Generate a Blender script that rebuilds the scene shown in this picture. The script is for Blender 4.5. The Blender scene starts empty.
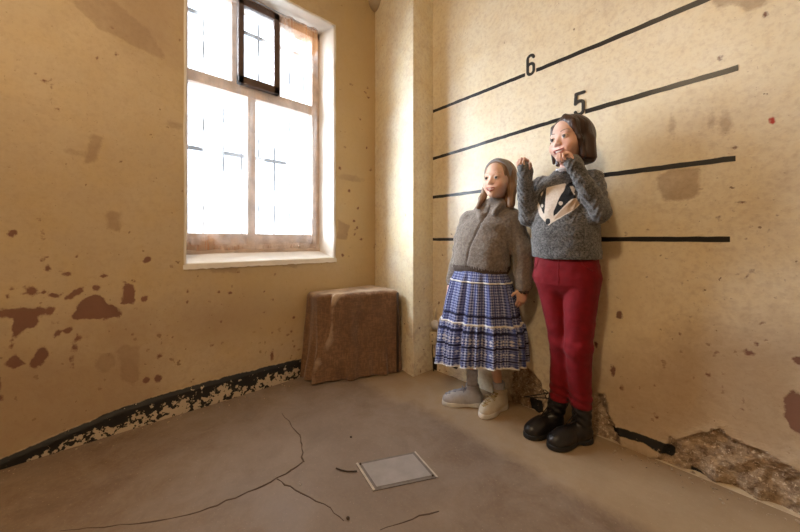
import bpy, bmesh, math, random
import numpy as np
from mathutils import Vector, Matrix
from mathutils.bvhtree import BVHTree
random.seed(4)
PI = math.pi
C = bpy.context.scene.collection
# ------------------------------------------------------------------ room frame
# x runs along the lined wall (y = 0), the room is y < 0, the window wall is x = XL
XL, CEIL, XB, YF = -0.524, 2.9, 3.0, -4.0
CAM = (1.513, -1.694, 0.93)
FPX = 312.0
# ------------------------------------------------------------------ helpers
def link(name, me, m=None, parent=None):
    o = bpy.data.objects.new(name, me); C.objects.link(o)
    if m is not None:
        for mm in (m if isinstance(m, (list, tuple)) else [m]): me.materials.append(mm)
    if parent is not None: o.parent = parent
    return o
def mesh_np(name, v, f, m=None, parent=None, smooth=True, attrs=None, uv=None):
    me = bpy.data.meshes.new(name)
    v = np.asarray(v, np.float64); me.from_pydata(v.tolist(), [], [tuple(int(i) for i in q) for q in f]); me.update()
    if smooth: me.polygons.foreach_set('use_smooth', [True]*len(me.polygons))
    if attrs:
        for k, a in attrs.items():
            at = me.attributes.new(k, 'FLOAT', 'POINT'); at.data.foreach_set('value', np.asarray(a, np.float32))
    if uv is not None:
        ul = me.uv_layers.new(name='UVMap'); li = np.zeros(len(me.loops), np.int32); me.loops.foreach_get('vertex_index', li)
        ul.data.foreach_set('uv', np.asarray(uv, np.float32)[li].ravel())
    return link(name, me, m, parent)
def tag(o, label=None, cat=None, group=None, kind=None):
    if label: o['label'] = label
    if cat: o['category'] = cat
    if group: o['group'] = group
    if kind: o['kind'] = kind
    return o
def empty(name, loc, rz=0.0):
    o = bpy.data.objects.new(name, None); C.objects.link(o); o.location = loc; o.rotation_euler = (0, 0, rz); o.empty_display_size = .05
    return o
def bm_obj(name, bm, m, parent=None, smooth=False, kind=None):
    me = bpy.data.meshes.new(name); bmesh.ops.recalc_face_normals(bm, faces=bm.faces[:]); bm.to_mesh(me); bm.free()
    if smooth: me.polygons.foreach_set('use_smooth', [True]*len(me.polygons))
    o = link(name, me, m, parent)
    if kind: o['kind'] = kind
    return o
def add_box(bm, lo, hi, bev=0.0, rot=None, piv=None):
    r = bmesh.ops.create_cube(bm, size=1.0); vs = r['verts']
    for v in vs:
        v.co = Vector([lo[i] + (v.co[i]+.5)*(hi[i]-lo[i]) for i in range(3)])
    if bev > 0:
        es = list({e for v in vs for e in v.link_edges})
        rr = bmesh.ops.bevel(bm, geom=es, offset=bev, segments=2, affect='EDGES', profile=.6)
        vs = list({v for f in rr['faces'] for v in f.verts} | {v for v in vs if v.is_valid})
    if rot is not None:
        p = Vector(piv); 
        for v in vs: v.co = p + rot @ (v.co - p)
    return vs
def box_obj(name, lo, hi, m, parent=None, bev=0.002, kind=None):
    bm = bmesh.new(); add_box(bm, lo, hi, bev); return bm_obj(name, bm, m, parent, kind=kind)
def tube(bm, pts, rad, n=10, cap=True):
    pts = [Vector(p) for p in pts]; rings = []
    rad = rad if isinstance(rad, (list, tuple)) else [rad]*len(pts)
    up = Vector((0, 0, 1)); prev = None
    for i, p in enumerate(pts):
        t = (pts[min(i+1, len(pts)-1)] - pts[max(i-1, 0)]).normalized()
        if prev is None:
            a = t.cross(up) if abs(t.dot(up)) < .95 else t.cross(Vector((1, 0, 0)))
        else: a = prev - t*prev.dot(t)
        a.normalize(); prev = a; b = t.cross(a)
        rings.append([bm.verts.new(p + (a*math.cos(2*PI*k/n) + b*math.sin(2*PI*k/n))*rad[i]) for k in range(n)])
    for r0, r1 in zip(rings[:-1], rings[1:]):
        for k in range(n): bm.faces.new((r0[k], r0[(k+1) % n], r1[(k+1) % n], r1[k]))
    if cap: bm.faces.new(rings[0][::-1]); bm.faces.new(rings[-1])
def tube_obj(name, pts, rad, m, parent=None, n=10):
    bm = bmesh.new(); tube(bm, pts, rad, n); return bm_obj(name, bm, m, parent, smooth=True)
# value noise (numpy)
def vnoise(p, f, seed=0):
    q = np.asarray(p, np.float64)*f + 1000.37 + seed*17.13
    i = np.floor(q).astype(np.int64); t = q - i; t = t*t*(3-2*t)
    def h(a, b, c):
        x = (a*73856093) ^ (b*19349663) ^ (c*83492791) ^ (seed*2654435)
        x = (x ^ (x >> 13))*1274126177 & 0x7fffffff
        x = (x ^ (x >> 16)) & 0xffff
        return x/65535.0
    r = 0
    for dx in (0, 1):
        for dy in (0, 1):
            for dz in (0, 1):
                w = (t[..., 0] if dx else 1-t[..., 0])*(t[..., 1] if dy else 1-t[..., 1])*(t[..., 2] if dz else 1-t[..., 2])
                r = r + w*h(i[..., 0]+dx, i[..., 1]+dy, i[..., 2]+dz)
    return r*2-1
def fbm(p, f, o=3, seed=0):
    r, a = 0, 1.0
    for k in range(o): r = r + a*vnoise(p, f*2**k, seed+k); a *= .5
    return r
# ------------------------------------------------------------------ signed-distance modelling
class Prim:
    def __init__(s, fn, lo, hi): s.fn, s.lo, s.hi = fn, np.array(lo, float), np.array(hi, float)
def ell(c, r, R=None):
    c = np.array(c, float); r = np.array(r, float); m = max(r)
    def fn(p):
        q = p-c
        if R is not None: q = q @ R
        k0 = np.sqrt(((q/r)**2).sum(-1)); k1 = np.sqrt(((q/(r*r))**2).sum(-1))+1e-9
        return k0*(k0-1)/k1
    return Prim(fn, c-m, c+m)
def cap(a, b, r1, r2=None, sq=None):
    a = np.array(a, float); b = np.array(b, float); r2 = r1 if r2 is None else r2; m = max(r1, r2)
    ax = None
    if sq: ax = np.array(sq[0], float); ax = ax/np.linalg.norm(ax)
    def fn(p):
        pa = p-a; ba = b-a
        if ax is not None:
            pa = pa + ((pa@ax)*(sq[1]-1))[..., None]*ax; ba = ba + (ba@ax)*(sq[1]-1)*ax
        h = np.clip((pa@ba)/(ba@ba+1e-12), 0, 1)
        q = pa - h[..., None]*ba
        return np.sqrt((q*q).sum(-1)) - (r1+(r2-r1)*h)
    return Prim(fn, np.minimum(a, b)-m, np.maximum(a, b)+m)
def loft(rows, e=2.0):                          # rows (z, cx, cy, rx, ry), z ascending
    a = np.array(rows, float); z = a[:, 0]
    def fn(p):
        pz = p[..., 2]; cx, cy, rx, ry = [np.interp(pz, z, a[:, k]) for k in (1, 2, 3, 4)]
        x = np.abs(p[..., 0]-cx)/rx; y = np.abs(p[..., 1]-cy)/ry
        k = (x**e+y**e)**(1/e)
        d = (k-1)*np.minimum(rx, ry)
        return np.maximum(d, np.maximum(z[0]-pz, pz-z[-1]))
    return Prim(fn, (np.min(a[:, 1]-a[:, 3]), np.min(a[:, 2]-a[:, 4]), z[0]), (np.max(a[:, 1]+a[:, 3]), np.max(a[:, 2]+a[:, 4]), z[-1]))
def half(n, c):                                  # inside where n.p < c
    n = np.array(n, float)
    return Prim(lambda p: p@n-c, (-9, -9, -9), (9, 9, 9))
def smin(a, b, k):
    if k <= 0: return np.minimum(a, b)
    h = np.maximum(k-np.abs(a-b), 0)/k
    return np.minimum(a, b)-h*h*k*.25
class Vol:
    def __init__(s): s.ops = []
    def add(s, pr, k=.01): s.ops.append(('a', pr, k)); return s
    def sub(s, pr, k=.005): s.ops.append(('s', pr, k)); return s
    def inter(s, pr, k=.003): s.ops.append(('i', pr, k)); return s
    def disp(s, fn, lo=(-9, -9, -9), hi=(9, 9, 9), rng=.03): s.ops.append(('d', Prim(fn, lo, hi), rng)); return s
    def at(s, p):
        p = np.asarray(p, float); d = np.full(p.shape[:-1], 1e3)
        for o, pr, k in s.ops:
            if o == 'a': d = smin(d, pr.fn(p), k)
            elif o == 's': d = -smin(-d, pr.fn(p), k)
            elif o == 'i': d = -smin(-d, -pr.fn(p), k)
            else: d = d+pr.fn(p)
        return d
    def front(s, x, z, y0=-.6, y1=.3, n=300):        # first surface y seen from the front at (x, z)
        ys = np.linspace(y0, y1, n); P = np.stack([np.full(n, x), ys, np.full(n, z)], -1); d = s.at(P)
        i = np.argmax(d < 0)
        if d[i] >= 0: return None
        t = d[i-1]/(d[i-1]-d[i]) if i else 0
        return ys[i-1]+t*(ys[1]-ys[0])
    def grid(s, xs, ys, zs):
        D = np.full((len(xs), len(ys), len(zs)), 1e3, np.float32); vox = .012
        for o, pr, k in s.ops:
            pad = vox+(k if o != 'd' else 0)
            sl = []
            for ax, arr in enumerate((xs, ys, zs)):
                i0 = max(np.searchsorted(arr, pr.lo[ax]-pad)-1, 0); i1 = min(np.searchsorted(arr, pr.hi[ax]+pad)+1, len(arr)); sl.append(slice(i0, i1))
            if any(q.start >= q.stop for q in sl): continue
            for z0 in range(sl[2].start, sl[2].stop, 64):
                sz = slice(z0, min(z0+64, sl[2].stop))
                g = np.stack(np.meshgrid(xs[sl[0]], ys[sl[1]], zs[sz], indexing='ij'), -1)
                cur = D[sl[0], sl[1], sz]
                if o == 'd':
                    m = np.abs(cur) < k
                    if m.any(): cur = cur.copy(); cur[m] += pr.fn(g[m])
                    D[sl[0], sl[1], sz] = cur; continue
                if o == 'i':
                    m = cur < k+.03
                    if m.any():
                        cur = cur.copy(); cur[m] = -smin(-cur[m], -pr.fn(g[m]), k); D[sl[0], sl[1], sz] = cur
                    continue
                v = pr.fn(g)
                D[sl[0], sl[1], sz] = smin(cur, v, k) if o == 'a' else -smin(-cur, v, k)
        return D
def axis(lo, hi, step, fine=()):
    out = [lo]
    while out[-1] < hi:
        st = step
        for a, b, s in ((fine,) if fine and not isinstance(fine[0], tuple) else fine):
            if a-s <= out[-1] <= b: st = min(st, s)
        out.append(out[-1]+st)
    return np.array(out)
def nets(D, xs, ys, zs, relax=0):
    S = D < 0; nx, ny, nz = D.shape
    ins = np.zeros((nx-1, ny-1, nz-1), np.int8)
    for a in (0, 1):
        for b in (0, 1):
            for c in (0, 1): ins += S[a:nx-1+a, b:ny-1+b, c:nz-1+c]
    act = (ins > 0) & (ins < 8); idx = -np.ones(act.shape, np.int64); I, J, K = np.nonzero(act); idx[I, J, K] = np.arange(len(I))
    acc = np.zeros((len(I), 3)); cnt = np.zeros(len(I)); ax = (xs, ys, zs)
    cor = [(a, b, c) for a in (0, 1) for b in (0, 1) for c in (0, 1)]
    for c0 in cor:
        for d in range(3):
            if c0[d]: continue
            c1 = list(c0); c1[d] = 1
            i0 = (I+c0[0], J+c0[1], K+c0[2]); i1 = (I+c1[0], J+c1[1], K+c1[2])
            v0 = D[i0].astype(float); v1 = D[i1].astype(float); m = (v0 < 0) != (v1 < 0)
            t = np.where(m, v0/np.where(m, v0-v1, 1), 0)
            for e in range(3):
                a0 = ax[e][i0[e]]; a1 = ax[e][i1[e]]; acc[:, e] += np.where(m, a0+t*(a1-a0), 0)
            cnt += m
    V = acc/cnt[:, None]; F = []
    for d in range(3):
        sl0 = [slice(None)]*3; sl1 = [slice(None)]*3; sl0[d] = slice(0, -1); sl1[d] = slice(1, None)
        cr = S[tuple(sl0)] != S[tuple(sl1)]; e, f = [k for k in range(3) if k != d]
        P = np.array(np.nonzero(cr)).T
        P = P[(P[:, e] > 0) & (P[:, f] > 0) & (P[:, e] < D.shape[e]-1) & (P[:, f] < D.shape[f]-1)]
        def g(oe, of):
            q = P.copy(); q[:, e] -= oe; q[:, f] -= of; return idx[q[:, 0], q[:, 1], q[:, 2]]
        q = np.stack([g(0, 0), g(1, 0), g(1, 1), g(0, 1)], 1)
        s = S[P[:, 0], P[:, 1], P[:, 2]]
        if d == 1: s = ~s
        q[~s] = q[~s][:, ::-1]; F.append(q[:, ::-1] if False else q)
    F = np.concatenate(F)
    for _ in range(relax):
        A = np.zeros_like(V); n = np.zeros(len(V))
        for a, b in ((0, 1), (1, 2), (2, 3), (3, 0)):
            np.add.at(A, F[:, a], V[F[:, b]]); np.add.at(A, F[:, b], V[F[:, a]]); np.add.at(n, F[:, a], 1); np.add.at(n, F[:, b], 1)
        V = V*.5+.5*A/n[:, None]
    return V, F
def vol_obj(name, vol, lo, hi, step, m, parent, fine=((), (), ()), attrs=None, relax=0, origin=(0, 0, 0)):
    xs, ys, zs = [axis(lo[i], hi[i], step, fine[i]) for i in range(3)]
    D = vol.grid(xs, ys, zs); V, F = nets(D, xs, ys, zs, relax)
    at = {k: f(V) for k, f in attrs.items()} if attrs else None
    return mesh_np(name, V-np.array(origin), F, m, parent, True, at)
def poly_sd(P, poly):                            # signed distance of points (n,2) to a polygon, negative inside
    poly = np.array(poly, float); P = np.asarray(P, float); d = np.full(len(P), 1e9); ins = np.zeros(len(P), bool); n = len(poly)
    for i in range(n):
        a, b = poly[i], poly[(i+1) % n]; e = b-a; w = P-a
        h = np.clip((w@e)/(e@e+1e-12), 0, 1); q = w-h[:, None]*e; d = np.minimum(d, (q*q).sum(1))
        c = ((a[1] <= P[:, 1]) & (b[1] > P[:, 1])) | ((b[1] <= P[:, 1]) & (a[1] > P[:, 1]))
        xx = a[0]+(P[:, 1]-a[1])/(b[1]-a[1]+1e-12)*(b[0]-a[0]); ins ^= c & (P[:, 0] < xx)
    return np.sqrt(d)*np.where(ins, -1, 1)
# ------------------------------------------------------------------ materials
def mat(name):
    m = bpy.data.materials.new(name); m.use_nodes = True; nt = m.node_tree; b = nt.nodes['Principled BSDF']; return m, nt, b
def N(nt, t, **k):
    n = nt.nodes.new(t)
    for a, v in k.items():
        if a.startswith('i_'): n.inputs[a[2:].replace('_', ' ')].default_value = v
        else: setattr(n, a, v)
    return n
def col(c): return (c[0], c[1], c[2], 1)
def noise(nt, scale, detail=4, rough=.55, vec=None, stretch=None, dist=0):
    n = N(nt, 'ShaderNodeTexNoise'); n.inputs['Scale'].default_value = scale; n.inputs['Detail'].default_value = detail; n.inputs['Roughness'].default_value = rough; n.inputs['Distortion'].default_value = dist
    if vec is None: vec = N(nt, 'ShaderNodeTexCoord').outputs['Object']
    if stretch:
        mp = N(nt, 'ShaderNodeMapping'); mp.inputs['Scale'].default_value = stretch; nt.links.new(vec, mp.inputs['Vector']); vec = mp.outputs['Vector']
    nt.links.new(vec, n.inputs['Vector']); return n.outputs['Fac']
def mrange(nt, x, a, b, c=0., d=1., clamp=True, smooth=False):
    n = N(nt, 'ShaderNodeMapRange'); n.clamp = clamp
    if smooth: n.interpolation_type = 'SMOOTHSTEP'
    for i, v in enumerate((a, b, c, d)): n.inputs[i+1].default_value = v
    nt.links.new(x, n.inputs[0]); return n.outputs[0]
def mth(nt, op, a, b=None):
    n = N(nt, 'ShaderNodeMath', operation=op)
    for i, v in enumerate((a, b)):
        if v is None: continue
        if isinstance(v, (int, float)): n.inputs[i].default_value = v
        else: nt.links.new(v, n.inputs[i])
    return n.outputs[0]
def mixc(nt, f, a, b, mode='MIX'):
    n = N(nt, 'ShaderNodeMix', data_type='RGBA', blend_type=mode)
    for s, v in ((0, f), (6, a), (7, b)):
        if isinstance(v, (int, float)): n.inputs[s].default_value = v
        elif isinstance(v, tuple): n.inputs[s].default_value = col(v)
        else: nt.links.new(v, n.inputs[s])
    return n.outputs[2]
def attr(nt, name): return N(nt, 'ShaderNodeAttribute', attribute_name=name).outputs['Fac']
def bump(nt, b, h, strength=.3, dist=.005):
    n = N(nt, 'ShaderNodeBump'); n.inputs['Strength'].default_value = strength; n.inputs['Distance'].default_value = dist
    nt.links.new(h, n.inputs['Height']); nt.links.new(n.outputs[0], b.inputs['Normal'])
def simple(name, c, rough=.6, var=.12, scale=20, metal=0., bmp=.15, spec=.5, bscale=None, sheen=0., bdist=.004, stretch=None):
    m, nt, b = mat(name); f = noise(nt, scale, 5, stretch=stretch)
    a = tuple(x*(1-var) for x in c); e = tuple(min(1, x*(1+var)) for x in c)
    nt.links.new(mixc(nt, mrange(nt, f, .3, .7), a, e), b.inputs['Base Color'])
    b.inputs['Roughness'].default_value = rough; b.inputs['Metallic'].default_value = metal; b.inputs['Specular IOR Level'].default_value = spec
    if sheen: b.inputs['Sheen Weight'].default_value = sheen; b.inputs['Sheen Roughness'].default_value = .5
    if bmp: bump(nt, b, noise(nt, bscale or scale*4, 4, stretch=stretch), bmp, bdist)
    return m

def plaster(name, base, alt, yellow, rough=.55, brown=(.17, .075, .05), tan=(.42, .28, .17)):
    """old flaking paint: attributes say where paint is gone and where shade is painted in, noise frays every edge"""
    m, nt, b = mat(name); L = nt.links.new
    tc = N(nt, 'ShaderNodeTexCoord').outputs['Object']
    big = noise(nt, 1.3, 4, .6, tc); mid = noise(nt, 6, 5, .6, tc); fine = noise(nt, 45, 5, .65, tc)
    c = mixc(nt, mrange(nt, big, .35, .65), base, alt)
    c = mixc(nt, mth(nt, 'MULTIPLY', mrange(nt, mid, .42, .72), .5), c, yellow)
    c = mixc(nt, mth(nt, 'MULTIPLY', mrange(nt, fine, .46, .75), .38), c, tan); c = mixc(nt, mth(nt, 'MULTIPLY', mrange(nt, noise(nt, 2.6, 6, .75, tc, dist=1.2), .50, .70), .28), c, tan)
    # speckle: small chips and holes, denser low down
    sp = noise(nt, 26, 3, .5, tc); z = N(nt, 'ShaderNodeSeparateXYZ'); L(tc, z.inputs[0])
    low = mrange(nt, z.outputs[2], 1.3, 0.2, 0, .06)
    chip = mrange(nt, mth(nt, 'ADD', sp, low), .735, .75); c = mixc(nt, mth(nt, 'MULTIPLY', chip, .8), c, (.22, .12, .06))
    ed = mth(nt, 'MULTIPLY', mth(nt, 'SUBTRACT', noise(nt, 30, 5, .65, tc), .5), .036)
    ed2 = mth(nt, 'MULTIPLY', mth(nt, 'SUBTRACT', noise(nt, 9, 4, .6, tc), .5), .12)
    def mask(a, e, soft=.004): return mrange(nt, mth(nt, 'ADD', attr(nt, a), e), soft, -soft)
    lowz = mrange(nt, z.outputs[2], .95, .15); scf = noise(nt, 14, 6, .72, tc, dist=.8)
    c = mixc(nt, mth(nt, 'MULTIPLY', mth(nt, 'MULTIPLY', mrange(nt, scf, .48, .66), lowz), .55), c, (.47, .33, .21))
    c = mixc(nt, mth(nt, 'MULTIPLY', mrange(nt, noise(nt, 80, 3, .6, tc), .66, .72), .5), c, (.33, .20, .11))
    c = mixc(nt, mth(nt, 'MULTIPLY', mrange(nt, noise(nt, 11, 5, .7, tc, stretch=(1, 1, .35)), .55, .8), .30), c, yellow)
    c = mixc(nt, mrange(nt, mth(nt, 'ADD', attr(nt, 'warm'), ed2), .12, -.10, 0, .55), c, yellow)
    # grimy zones
    g = mrange(nt, mth(nt, 'ADD', attr(nt, 'grime'), ed2), .10, -.10); c = mixc(nt, mth(nt, 'MULTIPLY', g, .6), c, (.38, .255, .155))
    t = mask('tan', ed, .006); c = mixc(nt, mth(nt, 'MULTIPLY', t, mrange(nt, mid, .3, .6, .35, .7)), c, mixc(nt, fine, tan, tuple(x*.7 for x in tan)))
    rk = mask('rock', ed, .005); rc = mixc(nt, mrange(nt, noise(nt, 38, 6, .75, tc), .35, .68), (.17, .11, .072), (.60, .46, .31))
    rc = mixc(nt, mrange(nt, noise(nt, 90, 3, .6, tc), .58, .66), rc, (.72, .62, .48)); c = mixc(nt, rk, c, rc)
    br = mask('brown', ed, .003); c = mixc(nt, mth(nt, 'MULTIPLY', br, .92), c, mixc(nt, mid, brown, tuple(x*1.5 for x in brown)))
    # black tarred skirting with chips
    at_ = attr(nt, 'black'); wob = mth(nt, 'MULTIPLY', mth(nt, 'SUBTRACT', noise(nt, 22, 4, .6, tc), .5), .02)
    ins = mrange(nt, mth(nt, 'ADD', at_, wob), .002, -.002)
    cn = noise(nt, 34, 4, .62, tc); thr = mth(nt, 'ADD', cn, mrange(nt, at_, -.015, -.085, -.10, .10, clamp=True))
    keep = mrange(nt, thr, .58, .555); bk = mth(nt, 'MULTIPLY', ins, keep)
    c = mixc(nt, mth(nt, 'MULTIPLY', ins, mth(nt, 'SUBTRACT', 1, keep)), c, (.60, .50, .36)); c = mixc(nt, bk, c, (.012, .012, .013))
    rd = mask('red', 0.0, .002); c = mixc(nt, rd, c, (.45, .02, .01))
    L(c, b.inputs['Base Color'])
    b.inputs['Specular IOR Level'].default_value = .5
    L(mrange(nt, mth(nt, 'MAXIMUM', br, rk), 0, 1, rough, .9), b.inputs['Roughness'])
    h = mth(nt, 'ADD', mth(nt, 'MULTIPLY', fine, .35), mth(nt, 'MULTIPLY', mid, .9))
    h = mth(nt, 'SUBTRACT', h, mth(nt, 'MULTIPLY', mth(nt, 'MAXIMUM', br, mth(nt, 'MAXIMUM', chip, t)), .35))
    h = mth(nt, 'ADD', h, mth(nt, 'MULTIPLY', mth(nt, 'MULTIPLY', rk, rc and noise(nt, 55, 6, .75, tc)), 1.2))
    bump(nt, b, h, .5, .006)
    return m
M = {}
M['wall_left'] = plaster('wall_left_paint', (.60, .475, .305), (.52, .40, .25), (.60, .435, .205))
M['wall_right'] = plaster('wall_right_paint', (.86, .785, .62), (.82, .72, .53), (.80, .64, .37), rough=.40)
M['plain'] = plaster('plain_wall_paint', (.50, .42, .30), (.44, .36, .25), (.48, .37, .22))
M['reveal'] = simple('reveal_paint', (.84, .79, .72), .6, .06, 9, bmp=.3, bscale=30)
M['ceiling'] = simple('ceiling_paint', (.45, .36, .25), .8, .15, 5)
M['sashwood'] = simple('sash_wood', (.60, .46, .36), .6, .22, 12, bmp=.3)
M['backlit_wood'] = simple('backlit_sash_wood', (.09, .055, .04), .5, .3, 12, bmp=.3)  # brown wood of the casement, its backlit darkness painted into the colour
M['steel'] = simple('grey_bars', (.30, .33, .37), .5, .1, 15, metal=.3)
M['linepaint'] = simple('black_gloss_line_paint', (.008, .008, .009), .36, .2, 30, bmp=.05)
M['numpaint'] = simple('black_number_paint', (.018, .017, .016), .45, .2, 30, bmp=.05)
M['white_wire'] = simple('pale_metal', (.62, .62, .63), .4, .08, 30, metal=.5)
# ------------------------------------------------------------------ where a mark of the photo lies on a wall
def ray(px, py):
    a = (px-400)/FPX; return np.array((-.741+a*.672, .672+a*.741, -(py-240.5)/FPX))
def on_right(px, py, y=0.0):
    r = ray(px, py); t = (y-CAM[1])/r[1]; return (CAM[0]+r[0]*t, CAM[2]+r[2]*t)
def on_left(px, py, x=XL):
    r = ray(px, py); t = (x-CAM[0])/r[0]; return (CAM[1]+r[1]*t, CAM[2]+r[2]*t)
def on_floor(px, py, z=0.0):
    r = ray(px, py); t = (z-CAM[2])/r[2]; return (CAM[0]+r[0]*t, CAM[1]+r[1]*t)
def ell_sd(P, fn, cx, cy, rx, ry):
    c = np.array(fn(cx, cy)); u = abs(fn(cx+rx, cy)[0]-fn(cx-rx, cy)[0])/2; v = abs(fn(cx, cy+ry)[1]-fn(cx, cy-ry)[1])/2
    q = (P-c)/(u, v); return (np.sqrt((q*q).sum(1))-1)*min(u, v)
def sd_union(P, fn, polys=(), ells=()):
    d = np.full(len(P), 1.0)
    for p in polys: d = np.minimum(d, poly_sd(P, [fn(*q) for q in p]))
    for e in ells: d = np.minimum(d, ell_sd(P, fn, *e))
    return d
# ------------------------------------------------------------------ camera
cd = bpy.data.cameras.new('camera'); cam = bpy.data.objects.new('camera', cd); C.objects.link(cam)
cam.location = CAM; cam.rotation_euler = (PI/2, 0, math.atan2(.672, -.741)-PI/2)
cd.sensor_width = 36; cd.lens = FPX/800*36; cd.shift_y = -25.5/800; cd.clip_start = .02
bpy.context.scene.camera = cam
# ------------------------------------------------------------------ walls
def wall_mesh(name, m, us, vs, to3, thick_dir, attrs, hole=None, disp=None, thick=.12):
    U, V = np.meshgrid(us, vs, indexing='ij'); P = np.stack([U.ravel(), V.ravel()], 1)
    X = np.array([to3(u, v) for u, v in ((0, 0), (1, 0), (0, 1))], float)
    pts = X[0]+np.outer(P[:, 0], X[1]-X[0])+np.outer(P[:, 1], X[2]-X[0]); td = np.array(thick_dir, float)
    if disp is not None: pts = pts+disp(P)[:, None]*td
    nu, nv = len(us), len(vs); ii, jj = np.meshgrid(np.arange(nu-1), np.arange(nv-1), indexing='ij'); ii = ii.ravel(); jj = jj.ravel()
    if hole:
        cu = (us[ii]+us[ii+1])/2; cv = (vs[jj]+vs[jj+1])/2; k = ~((cu > hole[0]) & (cu < hole[1]) & (cv > hole[2]) & (cv < hole[3])); ii, jj = ii[k], jj[k]
    F = np.stack([ii*nv+jj, (ii+1)*nv+jj, (ii+1)*nv+jj+1, ii*nv+jj+1], 1)
    nrm = np.cross(X[1]-X[0], X[2]-X[0])
    if nrm@td > 0: F = F[:, ::-1]
    # back and rim, so the wall has a thickness
    bw = [us[0], us[-1], vs[0], vs[-1]]; base = len(pts); b = []; FB = []
    def q3(u, v, t): return X[0]+u*(X[1]-X[0])+v*(X[2]-X[0])+td*t
    def quad(c4):
        n = base+len(b); b.extend(c4); FB.append((n, n+1, n+2, n+3))
    rects = [(bw[0], bw[1], bw[2], bw[3])]
    if hole: h = hole; rects = [(bw[0], h[0], bw[2], bw[3]), (h[1], bw[1], bw[2], bw[3]), (h[0], h[1], bw[2], h[2]), (h[0], h[1], h[3], bw[3])]
    for a0, a1, c0, c1 in rects: quad([q3(a0, c0, thick), q3(a1, c0, thick), q3(a1, c1, thick), q3(a0, c1, thick)])
    for a, c in (((bw[0], bw[2]), (bw[0], bw[3])), ((bw[1], bw[2]), (bw[1], bw[3])), ((bw[0], bw[2]), (bw[1], bw[2])), ((bw[0], bw[3]), (bw[1], bw[3]))):
        quad([q3(*a, 0), q3(*c, 0), q3(*c, thick), q3(*a, thick)])
    A = {k: np.concatenate([f(P), np.full(len(b), 1.0)]) for k, f in attrs.items()}
    o = mesh_np(name, np.concatenate([pts, np.array(b)]), [tuple(q) for q in F.tolist()]+FB, m, None, False, A)
    return tag(o, kind='structure')
def lin(a, b, step, extra=()):
    r = np.unique(np.round(np.concatenate([np.linspace(a, b, int(abs(b-a)/step)+1), list(extra)]), 5)); return r
far = lambda P: np.full(len(P), 1.0)
rnd = random.Random(11)
# window wall
WY0, WY1, WZ0, WZ1 = -1.426, -.490, .79, 2.53
bandp = np.array([on_left(*p) for p in ((-60, 490), (0, 459), (60, 433), (118, 409), (174, 391), (230, 375.5), (303, 358))]); bandp = bandp[np.argsort(bandp[:, 0])]
Lbrown = [[(71, 319), (78, 304), (85.5, 297), (97.7, 294.4), (107.5, 302), (121, 310), (119.7, 317.6), (97.7, 319)],
          [(-8, 311), (14.7, 308), (56, 308), (55, 314), (40, 316), (36.6, 325), (22, 331), (14.7, 341), (10, 341), (14.7, 319), (7, 318), (-8, 317)],
          [(124.5, 281), (134, 285), (135.5, 304), (122, 304)], [(62, 300.5), (73, 290.7), (83, 287), (83, 292), (71, 299)],
          [(3.7, 365), (14.7, 353), (24.4, 364), (14.7, 369)], [(30.5, 367.7), (33, 353), (42.7, 345.7), (49, 355), (39, 367.7)],
          [(-12, 375), (0, 372), (2, 400), (-12, 405)]]
Lb_e = [(57.4, 333.5, 3, 4), (67, 330, 5, 3), (78, 338, 4, 3), (95.8, 288, 4, 3), (31.7, 291, 5, 5), (23, 294, 4, 2), (144, 299, 3, 3), (74.5, 348, 3, 4), (146.5, 380, 4, 3),
        (158, 379, 3, 4), (272, 356, 2, 5), (12, 233, 5, 3), (42, 235, 3, 4), (147, 260, 4, 3), (47, 268, 3, 3), (8, 297, 3, 2), (56, 296, 3, 2), (14, 289, 3, 2), (44, 292, 2.5, 2), (51, 295, 2.5, 1.5), (116, 53, 2, 2), (162, 60, 2, 1),
        (66, 274, 4, 2), (160, 356, 3, 2), (72, 360, 1.5, 11), (44, 81, 3, 1.5), (52, 92, 1, 5), (104, 276, 3, 2)]
for i in range(60): Lb_e.append((rnd.uniform(0, 300), rnd.uniform(255, 350), rnd.uniform(.6, 1.5), rnd.uniform(.6, 1.3)))
for i in range(22): Lb_e.append((rnd.uniform(335, 372), rnd.uniform(80, 275), rnd.uniform(.5, 1.6), rnd.uniform(.5, 1.6)))
for i in range(20): Lb_e.append((rnd.uniform(0, 184), rnd.uniform(20, 255), rnd.uniform(.5, 1.2), rnd.uniform(.5, 1.2)))
Ltan = [[(117, 350), (125, 345), (139, 347), (139, 380), (130, 386), (121, 380)], [(84, 163), (92, 133), (103, 138), (95, 163)], [(107, 212), (121, 212), (119, 232), (107, 228)],
        [(70, 0), (110, -4), (150, 30), (167, 60), (140, 48), (100, 28)], [(206, 266), (240, 265), (236, 273), (212, 272)], [(262, 264), (300, 264), (296, 268)], [(338, 220), (350, 226), (346, 240), (337, 238)]]
Lt_e = [(105, 363, 10, 9), (74, 152, 10, 2), (175, 125, 8, 3), (350, 178, 12, 3)]
def L_black(P): return P[:, 1]-np.interp(P[:, 0], bandp[:, 0], bandp[:, 1])
ys_ = lin(YF, 0, .011, (WY0, WY1)); zs_ = lin(0, CEIL, .011, (WZ0, WZ1))
def L_disp(P):
    p3 = np.column_stack([P, np.zeros(len(P))]); d = .006*fbm(p3, 2.2, 3, 3)
    sk = -.012*np.clip((L_black(P)-.0)/-.02, 0, 1)                     # the tarred strip stands a little proud
    e = np.minimum(np.minimum(abs(P[:, 0]-WY0), abs(P[:, 0]-WY1)), np.minimum(abs(P[:, 1]-WZ0), abs(P[:, 1]-WZ1)))
    edge = np.clip(np.minimum(np.minimum(P[:, 0]-YF, -P[:, 0]), np.minimum(P[:, 1], CEIL-P[:, 1]))/.05, 0, 1)
    return d*edge*np.clip(e/.08, 0, 1)+sk
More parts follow.
